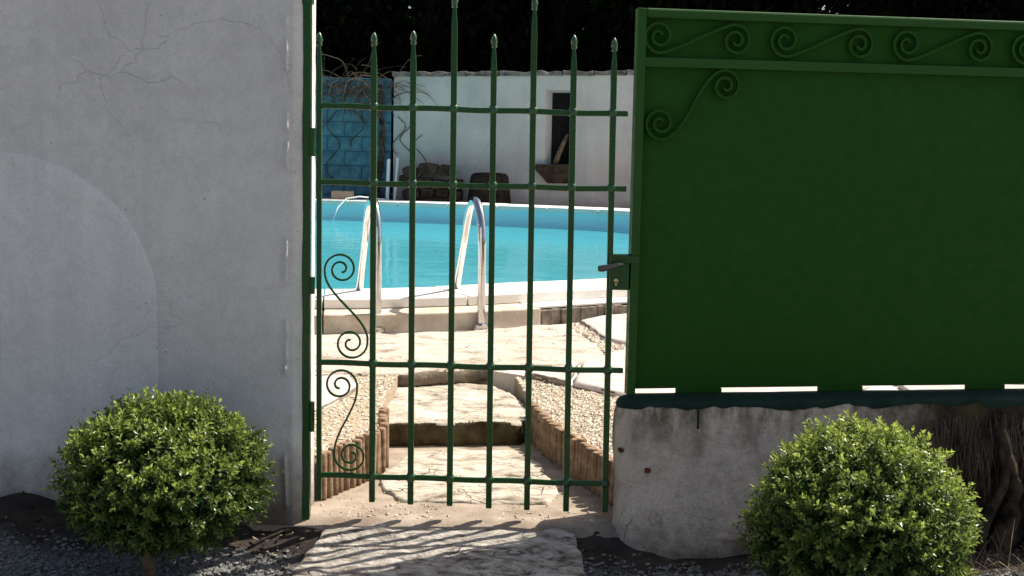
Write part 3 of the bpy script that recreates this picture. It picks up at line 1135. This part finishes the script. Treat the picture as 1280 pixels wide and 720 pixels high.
# flagstones on the terrace
tr_ = bpy.data.objects["terrace"]
fl = [
    ([(-1.35, 6.50), (-.96, 6.62), (-.56, 6.72), (-.16, 6.92), (.2, 7.18), (.32, 7.03), (.40, 6.6), (.44, 6.31), (.34, 6.03), (.18, 5.89), (-.13, 5.79), (-.46, 5.62), (-.8, 5.53), (-1.5, 5.4)], .108, .062, 'rock_white', .007, .022),
    ([(.37, 7.24), (.47, 7.40), (.72, 7.66), (1.2, 7.9), (1.5, 7.2), (1.25, 6.5), (.57, 6.47), (.46, 6.66)], .124, .04, 'flag', .002, .006),
    ([(.47, 6.27), (.60, 6.43), (1.25, 6.46), (1.5, 5.6), (1.1, 5.0), (.95, 4.98), (.45, 5.24), (.26, 5.47), (.32, 5.98)], .112, .035, 'flag', .002, .006),
    ([(.24, 5.86), (.30, 5.97), (.24, 5.49), (.06, 5.68), (.10, 5.80)], .112, .035, 'flag', .002, .004),
    ([(-1.4, 5.32), (-.80, 5.48), (-.66, 5.52), (-.60, 5.30), (-.64, 5.05), (-.70, 4.80), (-1.2, 4.7)], .114, .035, 'flag', .003, .006),
]
for poly, zt_, th, mm, amp, ed in fl:
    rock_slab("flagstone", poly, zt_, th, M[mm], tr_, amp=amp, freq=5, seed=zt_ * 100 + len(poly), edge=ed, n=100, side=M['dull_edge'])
# more paving further off, square slabs beside the pool
for gx_ in range(7):
    for gy_ in range(5):
        x0, y0 = 1.62 + gx_ * .62, 5.0 + gy_ * .62
        if y0 + .6 > 7.3 + gx_ * .3:
            continue
        MB().box(x0, x0 + .60, y0, y0 + .60, .06, .112 + .003 * ((gx_ * 7 + gy_ * 3) % 3)).build("flagstone", M['flag'], tr_, bevel=.004)
gap_poly = [(.30, 7.22), (.38, 7.25), (.47, 6.66), (.60, 6.44), (.47, 6.24), (.42, 6.35), (.40, 6.65), (.32, 7.05)]
pebbles("gravel", random.Random(8), 700, samp_poly(gap_poly, .28, .62, 6.2, 7.3), lambda x, y: .10, .006, .018, M['pebble'], "rubble and gravel filling the gap between pool flagstones")

# ================================================================== POOL
pool = thing("swimming_pool", "freeform in-ground pool with cyan liner and white stone coping", "pool", (-1.2, 12.0, -1.3))


def plink(mb, name, m, **kw):
    o = mb.build(name, m, pool, **kw)
    o.location = (1.2, -12.0, 1.3)
    return o


lin = MB()
n = 200
ringt = [(*con_at(PER * i / n, .012), .195) for i in range(n)]
ringb = [(*con_at(PER * i / n, .012), -1.25) for i in range(n)]
lin.rings([ringt, ringb], cap=False)
lin.f.append(tuple(n + i for i in range(n)))
plink(lin, "liner", M['liner'])
npc = int(PER / .62)
for k in range(npc):
    s0, s1 = PER * k / npc + .004, PER * (k + 1) / npc - .004
    plink(strip(s0, s1, -.012, .45, .1895, .240 + .0015 * ((k * 5) % 3), 5), "coping_stone", M['coping'], bevel=.006)
# supporting blocks below the coping, stepping out towards the terrace
nb = int(PER / .9)
s_brick = 1.55
for k in range(nb):
    s0, s1 = PER * k / nb, PER * (k + 1) / nb
    if s0 < s_brick + .01 and s1 > 1.2:
        continue
    plink(strip(s0 + .004, s1 - .004, .21, .665, .0, .1875, 7, .004 * ((k * 3) % 4)), "base_block", M['blocks'], bevel=.008)
rnd = random.Random(6)
lo_ = max(PER * k / nb for k in range(nb) if PER * k / nb <= 1.25)
hi_ = min(PER * (k + 1) / nb for k in range(nb) if PER * (k + 1) / nb >= s_brick + .85)
s = lo_
sb = []
while s < hi_ - .03:
    wd = rnd.uniform(.055, .075)
    plink(strip(s + .002, min(s + wd, hi_) - .002, .21, .655 + rnd.uniform(-.01, .012), .0, .172 + rnd.uniform(-.006, .006), 2), "edging_brick", M['edging'], bevel=.004)
    s += wd
plink(strip(lo_ + .004, hi_ - .004, .2, .63, .179, .1885, 8), "mortar_bed", M['coping'])

# water sheet
mb = MB()
rng = []
for sc in (1.0, .8, .6, .4, .2, .03):
    rng.append([(-1.2 + (con_at(PER * i / n, .008)[0] + 1.2) * sc, 12 + (con_at(PER * i / n, .008)[1] - 12) * sc, 0.0) for i in range(n)])
mb.rings(rng, cap=False)
mb.f.append(tuple(5 * n + i for i in range(n)))
o = struct(mb.build("water", M['water'], smooth=True))

# ladder
ld = thing("pool_ladder", "curved stainless steel pool ladder rails at the near coping", "pool ladder", (-.4, 7.0, .09))
LN = Vector((-.27, .963, 0))
prof = [(0, .095), (0, .3), (0, .50), (.005, .575), (.025, .64), (.06, .70), (.11, .742), (.165, .757), (.22, .745), (.27, .712), (.315, .66), (.36, .59), (.42, .49), (.50, .36), (.58, .22), (.64, .08), (.68, -.1), (.69, -.5), (.69, -.9)]
feet = [Vector((-.158, 7.0, 0)), Vector((-.682, 6.848, 0))]
LNs = [Vector((-.27, .963, 0)), Vector((-.27, .963, 0))]
for f_, ln in zip(feet, LNs):
    pts = []
    for i in range(len(prof) - 1):
        a, b_, c, d = (Vector(prof[max(0, min(len(prof) - 1, i + k))]) for k in (-1, 0, 1, 2))
        for k in range(5):
            t = k / 5
            pts.append(0.5 * ((2 * b_) + (c - a) * t + (2 * a - 5 * b_ + 4 * c - d) * t * t + (3 * b_ - a - 3 * c + d) * t ** 3))
    pts.append(Vector(prof[-1]))
    P3 = [f_ + ln * p.x + Vector((0, 0, p.y)) for p in pts]
    o = MB().tube(P3, .0215, 16).build("rail", M['steel'], ld, smooth=True)
    o.location = (.4, -7.0, -.09)
    rg = []
    for z, r in ((.088, .046), (.120, .045), (.126, .034), (.130, .023)):
        rg.append([(f_.x + r * math.cos(6.2832 * k / 18), f_.y + r * math.sin(6.2832 * k / 18), z) for k in range(18)])
    o = MB().rings(rg).build("foot_flange", M['steel'], ld)
    o.location = (.4, -7.0, -.09)
for z in (-.12, -.40, -.68):
    a, b_ = (f_ + LN * .675 + Vector((0, 0, z)) for f_ in feet)
    o = MB().tube([a, a.lerp(b_, .5) + Vector((0, .04, 0)), b_], .03, 8).build("step", M['white_plastic'], ld)
    o.location = (.4, -7.0, -.09)

# hose trailing over the far coping
P = [(-2.18, 16.42, .02), (-2.14, 16.55, .16), (-2.05, 16.68, .268), (-1.9, 16.78, .29), (-1.75, 16.86, .272), (-1.66, 16.95, .254), (-1.62, 17.05, .252)]
o = MB().tube([Vector(p) for p in P], .008, 8).build("hose", M['white_plastic'], smooth=True)
tag(o, "pale hose dipping over the far pool edge into the water", "hose")

# ================================================================== BEYOND THE POOL
YF = 17.5
fw = thing("garden_wall", "rough white garden wall with stone cap and dark niche beyond the pool", "wall", (1.0, YF, .09))


def fbuild(mb, name, m, **kw):
    o = mb.build(name, m, fw, **kw)
    o.location = (-1.0, -YF, -.09)
    return o


NXA, NXB, NZA, NZB = .385, .715, .715, 1.66
xa, xb, zb_, zt_ = -1.555, 9.0, .085, 1.79


def topz(x):
    return 1.79 + .026 * (x + 1.55)


mb = MB()
# front face as a grid with the niche left open
xs = sorted(set([xa + .09 * i for i in range(60) if xa + .09 * i < 3.5] + [NXA, NXB, 3.6, 5, 7, xb]))
zf = sorted(set([zb_, .2, .3, .4, .5, .6, NZA, .8, .9, 1.0, 1.1, 1.2, 1.3, 1.4, 1.5, NZB, 1.72, 1.79]))


def fz(x, z):
    return zb_ + (z - zb_) * (topz(x) - zb_) / (1.79 - zb_) if z > NZB else z


vid = {}
for x in xs:
    for z in zf:
        vid[(x, z)] = len(mb.v)
        edge_ = NXA - .001 <= x <= NXB + .001 and NZA - .001 <= z <= NZB + .001
        mb.v.append((x, YF + (0 if edge_ else .012 * fbm((x * 3, 1, z * 3), 4)), fz(x, z)))
for a, b_ in zip(xs, xs[1:]):
    for c, d in zip(zf, zf[1:]):
        if a >= NXA - 1e-6 and b_ <= NXB + 1e-6 and c >= NZA - 1e-6 and d <= NZB + 1e-6:
            continue
        mb.f.append((vid[(a, c)], vid[(b_, c)], vid[(b_, d)], vid[(a, d)]))
# left end and niche reveals
mb.add([(xa, YF, zb_), (xa, YF + .35, zb_), (xa, YF + .35, topz(xa)), (xa, YF, topz(xa))], [(0, 1, 2, 3)])
for (x0, z0, x1, z1) in ((NXA, NZA, NXA, NZB), (NXB, NZA, NXB, NZB), (NXA, NZB, NXB, NZB), (NXA, NZA, NXB, NZA)):
    mb.add([(x0, YF, z0), (x1, YF, z1), (x1 + (.085 if x1 == NXA else 0), YF + .13, z1 - (.03 if z1 == NZB else 0)), (x0 + (.085 if x0 == NXA else 0), YF + .13, z0 - (.03 if z0 == NZB else 0))], [(0, 1, 2, 3)])
mb.add([(xa, YF + .35, zb_), (xb, YF + .35, zb_), (xb, YF + .35, topz(xb)), (xa, YF + .35, topz(xa))], [(0, 1, 2, 3)])
fbuild(mb, "wall", M['far_wall'], recalc=False)
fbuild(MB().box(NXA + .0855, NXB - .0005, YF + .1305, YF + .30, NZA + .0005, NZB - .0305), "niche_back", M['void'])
rnd = random.Random(21)
x = xa - .03
while x < 8.8:
    L_ = rnd.uniform(.28, .5)
    z = topz(x)
    rg = []
    for k in range(5):
        xx = x + .006 + (L_ - .012) * k / 4
        h_ = .065 + rnd.uniform(-.012, .016)
        rg.append([(xx, YF - .035 + rnd.uniform(-.01, .008), z + .001), (xx, YF + .38, z + .001), (xx, YF + .37, z + h_), (xx, YF - .02, z + h_ - .01)])
    fbuild(MB().rings(rg), "capstone", M['capstone'], bevel=.006)
    x += L_
# sill stone built into the wall under the niche
rg = []
for z, x0, x1, dpt in ((.475, .43, .70, .06), (.55, .36, .71, .09), (.64, .27, .715, .12), (.70, .26, .715, .13), (.714, .28, .71, .12)):
    rg.append([(x0, YF - dpt, z), (x1, YF - dpt * .9, z), (x1, YF + .02, z), (x0, YF + .02, z)])
fbuild(MB().rings(rg), "sill_stone", M['rubble'], bevel=.012)
o = MB().tube([(.52, YF + .00, .722), (.57, YF + .03, .86), (.62, YF + .06, .98), (.675, YF + .095, 1.10)], [.035, .032, .028, .024], 8).build("stick", M['bark'], smooth=True)
tag(o, "thick pale stick leaning inside the dark wall niche", "stick")

# blue painted block wall
bw = thing("block_wall", "faded blue painted block wall under tangled dry vines beyond the pool", "wall", (-2.8, YF, .09))
protos = {}
rnd = random.Random(31)
z = .092
row = 0
while z < 1.66:
    H_ = .186
    x = -4.6 - (.22 if row % 2 else 0)
    while x < -1.60:
        W_ = min(.44, -1.585 - x)
        if W_ > .06:
            key = (round(W_, 2), rnd.randint(0, 1))
            if key not in protos:
                me = MB().box(.002, W_ - .002, 0, .18, .003, H_ - .003).mesh("block")
                me.materials.append(M['blue'])
                protos[key] = me
            o = link("block", protos[key], None, bw, bevel=.006)
            o.location = (x + 2.8, .0 + rnd.uniform(-.006, .006), z - .09)
        x += .44
    z += H_
    row += 1
o = MB().box(-4.9, -1.59, YF + .012, YF + .17, .09, 1.67).build("mortar_core", M['mortar'], bw)
o.location = (2.8, -YF, -.09)

# dry vine hanging over the blue wall
vn = thing("dry_vine", "leafless brown vine tangled over the blue block wall", "vine", (-1.75, YF - .1, .09))
rnd = random.Random(41)


def vbuild(mb, name, m):
    o = mb.build(name, m, vn, smooth=True, recalc=False)
    o.location = (1.75, -(YF - .1), -.09)
    return o


pts, p = [], Vector((-1.72, YF - .06, .10))
for k in range(16):
    pts.append(p.copy())
    p = p + Vector((rnd.uniform(-.035, .035), rnd.uniform(-.012, .012), .105))
vbuild(MB().tube(pts, [.045 - .0013 * k + .006 * math.sin(k * 1.7) for k in range(16)], 8), "stem", M['dark_bark'])
mb = MB()
for k in range(130):
    st = Vector((min(-1.6, rnd.gauss(-2.05, .35)), YF - .05 + rnd.uniform(-.1, .2), rnd.uniform(1.42, 1.78)))
    d = Vector((rnd.uniform(-1, 1), rnd.uniform(-.5, .2), rnd.uniform(-.15, .8))).normalized()
    q_ = [st.copy()]
    ln = rnd.uniform(.25, .85)
    for j in range(9):
        d = (d + Vector((rnd.uniform(-.25, .25), rnd.uniform(-.15, .15), -.14 + rnd.uniform(-.18, .18)))).normalized()
        st = st + d * ln / 9
        if st.y > YF - .02 and st.z < 1.68:
            st.y = YF - .03
        q_.append(st.copy())
    r0 = rnd.uniform(.003, .008)
    mb.tube(q_, [r0 * (1 - .06 * j) for j in range(10)], 4, cap=False)
vbuild(mb, "twigs", M['twig'])["kind"] = "stuff"
for x0, z0, n_ in ((-1.42, .46, 9), (-1.30, .44, 7), (-2.28, .45, 10), (-2.1, .9, 6), (-1.50, .8, 6)):
    q_, p = [], Vector((x0, YF - .03, z0))
    for j in range(n_ * 2):
        q_.append(p.copy())
        p = p + Vector((.05 * math.sin(j * .55 + x0 * 9) + rnd.uniform(-.012, .012), 0, rnd.uniform(.035, .055)))
    vbuild(MB().tube(q_, .006, 5, cap=False), "runner", M['dark_bark'])

# white poles
for dx, h_, tl in ((0, .44, .0), (.085, .46, .03)):
    x0 = -1.60 + dx
    o = MB().tube([(x0, 17.18, .09), (x0 + tl * .6, 17.26, .45), (x0 + tl, 17.36, .30 + h_)], .022 if dx == 0 else .016, 10).build("white_pole", M['white_plastic'])
    tag(o, "thicker white pole leaning at the corner of the blue wall" if dx == 0 else "thinner white pole leaning beside the thicker one at the wall corner", "pole", "white poles at the wall corner")
# loose brick on the far pool edge
o = MB().box(-2.27, -2.0, 16.92, 17.04, .242, .345).build("brick", M['brick'], bevel=.006)
tag(o, "single tan brick lying on the far coping before the blue wall", "brick")

# rubble planter
pl = thing("rubble_planter", "low brown rubble stone planter at the foot of the white wall", "planter", (-1.1, 17.3, .09))
rnd = random.Random(51)
for r_ in range(4):
    x = -1.46 + (.05 if r_ % 2 else 0)
    while x < -.80:
        W_ = rnd.uniform(.09, .26)
        z0 = .092 + r_ * .148 + (rnd.uniform(-.03, .03) if r_ else 0)
        cx_, cz_ = x + W_ / 2, z0 + .072
        rg = []
        for yy, s_ in ((17.44, 1.0), (17.20, 1.0), (17.17, .85), (17.16, .5)):
            rg.append([(cx_ + (W_ / 2 - .004) * s_ * (abs(math.cos(a)) ** .55) * (1 if math.cos(a) > 0 else -1) * (1 + .1 * math.sin(a * 3 + x * 9)), yy,
                        cz_ + .069 * s_ * (abs(math.sin(a)) ** .55) * (1 if math.sin(a) > 0 else -1)) for a in (6.2832 * k / 12 for k in range(12))])
        jy = rnd.uniform(-.03, .03)
        rg = [[(a_[0] + rnd.uniform(-.008, .008), a_[1] + jy, a_[2] + rnd.uniform(-.008, .008)) for a_ in q_] for q_ in rg]
        o = MB().rings(rg).build("stone", M['rubble'], pl)
        o.location = (1.1, -17.3, -.09)
        x += W_
# dark stump
rg = []
for z, rx in ((.088, .30), (.2, .275), (.35, .262), (.48, .252), (.56, .24), (.595, .205), (.605, .12)):
    rg.append([(-.31 + rx * math.cos(a) * (1 + .05 * noise.noise(Vector((math.cos(a) * 2, math.sin(a) * 2, z * 3)))), 17.12 + rx * .7 * math.sin(a) * (1 + .08 * math.sin(a * 5)), z) for a in (6.2832 * k / 28 for k in range(28))])
o = MB().rings(rg).build("stump", M['stump'], smooth=True)
tag(o, "squat dark brown stump with rounded top by the far coping", "stump")


# ---- dark conifers beyond the wall
def leaf_cloud(name, rnd, n, sampler, size, m, parent=None):
    v, f, age = [], [], []
    for k in range(n):
        p, d, ag = sampler(rnd)
        s = size * rnd.uniform(.6, 1.3)
        side = d.cross(Vector((rnd.uniform(-1, 1), rnd.uniform(-1, 1), rnd.uniform(-1, 1))))
        if side.length < 1e-4:
            side = d.orthogonal()
        side.normalize()
        up_ = d.cross(side)
        b0 = len(v)
        v += [p, p + d * s * .5 + side * s * .30 + up_ * s * .08, p + d * s, p + d * s * .5 - side * s * .30 + up_ * s * .08]
        f += [(b0, b0 + 1, b0 + 2), (b0, b0 + 2, b0 + 3)]
        age += [ag] * 4
    me = bpy.data.meshes.new(name)
    me.from_pydata([tuple(p) for p in v], [], f)
    at = me.attributes.new("age", 'FLOAT', 'POINT')
    at.data.foreach_set("value", age)
    me.update()
    if m:
        me.materials.append(m)
    return me


def conifer_mesh(seed):
    def s_(r):
        z = r.uniform(0, 1) ** .85 * 7.2
        rad = 1.75 * (1 - (z / 7.6) ** 2.2) + .1
        a = r.uniform(0, 6.2832)
        rad *= (.82 + .3 * noise.noise(Vector((math.cos(a) * 2, math.sin(a) * 2, z * .9 + seed)))) * r.uniform(.25, 1) ** .5
        d = Vector((math.cos(a) * .7, math.sin(a) * .7, r.uniform(-.2, 1))).normalized()
        return Vector((rad * math.cos(a), rad * math.sin(a), .1 + z)), d, r.random()
    return leaf_cloud("crown", random.Random(seed), 34000, s_, .15, M['needle'])


crowns = [conifer_mesh(3), conifer_mesh(8)]
trunk_me = MB().tube([(0, 0, 0), (.03, 0, 1.5), (0, .04, 4), (0, 0, 6.8)], [.16, .13, .08, .02], 8).mesh("trunk")
trunk_me.materials.append(M['dark_bark'])
rnd = random.Random(61)
spots = [(x, 20.2 + rnd.uniform(-.25, .35)) for x in (-9.2, -7.0, -5.0, -3.1, -1.3, .6, 2.4, 4.3, 6.3, 8.4, 10.6)] + \
        [(x, 22.6 + rnd.uniform(-.3, .3)) for x in (-8, -4.2, -.3, 3.4, 7.2, 11)]
for i, (x, y) in enumerate(spots):
    t = thing("conifer_tree", "dense near-black conifer in the row behind the garden wall", "tree", (x, y, .09), rnd.uniform(0, 6.28), "dark conifers behind the garden wall")
    s_ = rnd.uniform(.94, 1.1)
    t.scale = (s_, s_, s_)
    for nm, me in (("trunk", trunk_me), ("crown", crowns[i % 2])):
        c = bpy.data.objects.new(nm, me)
        COL.objects.link(c)
        c.parent = t


# ================================================================== CLIPPED BOX BUSHES
def bush(label, centre, rad, ztrunk, tx, seed, n_sprig=2900, tuft=None):
    rnd = random.Random(seed)
    cx, cy, cz = centre
    root = thing("box_bush", label, "bush", (tx, cy, ztrunk), 0.0, "clipped box bushes before the walls")

    def shape(d):
        # uneven clipped outline
        b_ = 1 + .08 * noise.noise(d * 2.1 + Vector((seed, 0, 0))) + .085 * noise.noise(d * 5.5 + Vector((0, seed, 0)))
        return b_
    v, f, age = [], [], []

    def leaf(p, d, nrm, s, ag):
        side = d.cross(nrm)
        if side.length < 1e-4:
            side = d.orthogonal()
        side.normalize()
        up_ = side.cross(d)
        b0 = len(v)
        w_ = s * .27
        v.extend([p, p + d * s * .45 + side * w_ + up_ * s * .10, p + d * s + up_ * s * -.06, p + d * s * .45 - side * w_ + up_ * s * .10])
        f.extend([(b0, b0 + 1, b0 + 2), (b0, b0 + 2, b0 + 3)])
        age.extend([ag] * 4)

    for k in range(n_sprig):
        d = Vector((rnd.gauss(0, 1), rnd.gauss(0, 1), rnd.gauss(0, 1))).normalized()
        t = rnd.uniform(.0, 1) ** .55
        depth = .74 + .26 * t
        # small hollows between the clumps
        hollow = noise.noise(d * 6.5 + Vector((seed * 3, 1, 2)))
        if hollow < -.18:
            depth -= .17
        sc = shape(d) * depth
        p = Vector((cx + d.x * rad[0] * sc, cy + d.y * rad[1] * sc, cz + d.z * rad[2] * sc))
        nrm = Vector((d.x / rad[0], d.y / rad[1], d.z / rad[2])).normalized()
        ax = (nrm + Vector((rnd.uniform(-.6, .6), rnd.uniform(-.6, .6), rnd.uniform(-.2, .7)))).normalized()
        Ls = rnd.uniform(.022, .044) * (1.35 if rnd.random() < .08 else 1)
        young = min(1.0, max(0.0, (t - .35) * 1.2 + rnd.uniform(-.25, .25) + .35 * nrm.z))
        o1 = ax.orthogonal().normalized()
        o2 = ax.cross(o1)
        ph = rnd.uniform(0, 3.14)
        npair = 5
        for j in range(npair):
            q_ = p + ax * Ls * j / (npair - 1)
            a = ph + j * 1.571
            rd = o1 * math.cos(a) + o2 * math.sin(a)
            openn = .95 - .55 * j / (npair - 1)
            for sg in (-1, 1):
                dd = (ax * (1.05 - openn) + rd * sg * openn + Vector((rnd.uniform(-.2, .2), rnd.uniform(-.2, .2), rnd.uniform(-.2, .2)))).normalized()
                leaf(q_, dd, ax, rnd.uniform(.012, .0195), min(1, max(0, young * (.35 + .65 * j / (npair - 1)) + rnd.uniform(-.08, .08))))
    # old dark leaves inside the crown
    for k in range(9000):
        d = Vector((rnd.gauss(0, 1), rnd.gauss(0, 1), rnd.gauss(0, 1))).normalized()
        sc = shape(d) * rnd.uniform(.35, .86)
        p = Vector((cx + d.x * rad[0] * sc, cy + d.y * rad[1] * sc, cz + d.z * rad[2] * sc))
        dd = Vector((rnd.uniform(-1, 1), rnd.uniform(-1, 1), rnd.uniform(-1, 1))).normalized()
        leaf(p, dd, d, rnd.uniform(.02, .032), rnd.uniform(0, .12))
    me = bpy.data.meshes.new("crown")
    me.from_pydata([(p.x - tx, p.y - cy, p.z - ztrunk) for p in v], [], f)
    at = me.attributes.new("age", 'FLOAT', 'POINT')
    at.data.foreach_set("value", age)
    me.update()
    link("crown", me, M['leaf'], root)
    # trunk and a few limbs
    mb = MB()
    mb.tube([(0, 0, -.02), (.004, 0, .05), (.0, .004, .1), ((cx - tx) * .3, 0, cz - ztrunk - .05), ((cx - tx) * .6, 0, cz - ztrunk + .03)], [.021, .018, .017, .015, .011], 9)
    b_ = Vector(((cx - tx) * .3, 0, cz - ztrunk - .06))
    for k in range(9):
        a = k * 2.4
        e_ = Vector((cx - tx + .6 * rad[0] * math.cos(a), .6 * rad[1] * math.sin(a), cz - ztrunk + rnd.uniform(-.2, .6) * rad[2]))
        mb.tube([b_, b_.lerp(e_, .5) + Vector((0, 0, -.02)), e_], [.010, .007, .003], 6)
    mb.build("trunk", M['bark'], root, smooth=True)
    return root


bush("clipped box bush with flattened crown and bare stem before the white wall", (-.945, 3.66, .165), (.262, .258, .186), -.15, -.995, 4, 3400)
bush("round clipped box bush with pale new tips before the low wall", (.935, 3.50, .105), (.268, .265, .250), -.20, .94, 9, 3900)

# ================================================================== RIGHT END: OLD VINE AND DRY GRASS
uax, vax = Vector((math.cos(YAW), math.sin(YAW), 0)), Vector((-math.sin(YAW), math.cos(YAW), 0))


def pw(u, v, z):
    p = PO + uax * u + vax * v
    return Vector((p.x, p.y, z))


ov = thing("old_vine_trunk", "gnarled dark vine trunk climbing the dirty end of the low wall", "vine", pw(1.27, -.16, -.17))
rnd = random.Random(71)
for u0_, du, r0, z1 in ((1.10, .03, .034, .26), (1.17, -.02, .045, .30), (1.25, .03, .042, .29), (1.34, .0, .05, .3)):
    pts = []
    for k in range(14):
        t = k / 13
        pts.append(pw(u0_ + du * t + .022 * math.sin(t * 7 + u0_ * 20), -.155 + .02 * math.sin(t * 5 + u0_), -.19 + (z1 + .19) * t))
    mb = MB()
    mb.tube(pts, [r0 * (1.15 - .85 * k / 13) * (.75 + .35 * noise.noise(Vector((u0_ * 9, k * 1.3, 0)))) for k in range(14)], 10)
    mb.v = [tuple(Vector(p) + noise.noise_vector(Vector(p) * 38) * .007) for p in mb.v]
    o = mb.build("stem", M['dark_bark'], ov, smooth=True)
    o.location = -pw(1.27, -.16, -.17)

mb = MB()
for k in range(620):
    u = rnd.uniform(.86, 1.55)
    top_ = pw(u, -.118 - rnd.uniform(0, .03), rnd.uniform(.16, .30))
    L_ = rnd.uniform(.06, .17)
    sw = rnd.uniform(-.03, .03)
    w_ = rnd.uniform(.0009, .0022)
    a = top_
    b_ = top_ + uax * sw * .4 - vax * rnd.uniform(.005, .03) + Vector((0, 0, -L_ * .5))
    c = top_ + uax * sw - vax * rnd.uniform(.0, .03) + Vector((0, 0, -L_))
    q0 = len(mb.v)
    mb.v += [tuple(a - uax * w_), tuple(a + uax * w_), tuple(b_ - uax * w_), tuple(b_ + uax * w_), tuple(c)]
    mb.f += [(q0, q0 + 1, q0 + 3, q0 + 2), (q0 + 2, q0 + 3, q0 + 4)]
o = mb.build("dry_grass", M['twig'], recalc=False)
tag(o, "dry grey grass hanging over the dirty end of the low wall", "grass", kind="stuff")
mb = MB()
for k in range(260):
    u = rnd.gauss(1.2, .16)
    st = pw(u, -.2 - rnd.uniform(0, .16), -.17)
    L_ = rnd.uniform(.08, .26)
    d = (uax * rnd.uniform(-.9, .9) - vax * rnd.uniform(-.3, .8) + Vector((0, 0, rnd.uniform(.15, .8)))).normalized()
    mid = st + d * L_ * .55
    en = st + d * L_ + Vector((0, 0, -L_ * rnd.uniform(.1, .5)))
    w_ = rnd.uniform(.0006, .0014)
    q0 = len(mb.v)
    mb.v += [tuple(st - uax * w_), tuple(st + uax * w_), tuple(mid - uax * w_), tuple(mid + uax * w_), tuple(en)]
    mb.f += [(q0, q0 + 1, q0 + 3, q0 + 2), (q0 + 2, q0 + 3, q0 + 4)]
o = mb.build("dry_grass", M['straw'], recalc=False)
tag(o, "straw coloured dry grass around the foot of the old vine", "grass", kind="stuff")
# dry leaf litter along the foot of the walls
mb = MB()
for k in range(240):
    x = rnd.choice([rnd.uniform(-1.7, -.58), rnd.uniform(.24, 1.6)])
    y = 3.90 - abs(rnd.gauss(0, .1)) + (max(0, x - .35) * .17 if x > .3 else 0)
    z = ground_z(x, y) + .012
    a, s_ = rnd.uniform(0, 6.28), rnd.uniform(.006, .013)
    ca, sa = math.cos(a) * s_, math.sin(a) * s_
    mb.add([(x - ca, y - sa, z), (x - sa * .4, y + ca * .4, z + .003), (x + ca, y + sa, z + rnd.uniform(0, .006)), (x + sa * .4, y - ca * .4, z + .002)], [(0, 1, 2), (0, 2, 3)])
o = mb.build("leaf_litter", M['straw'], recalc=False)
tag(o, "dry leaf litter scattered on the soil along the walls", "litter", kind="stuff")
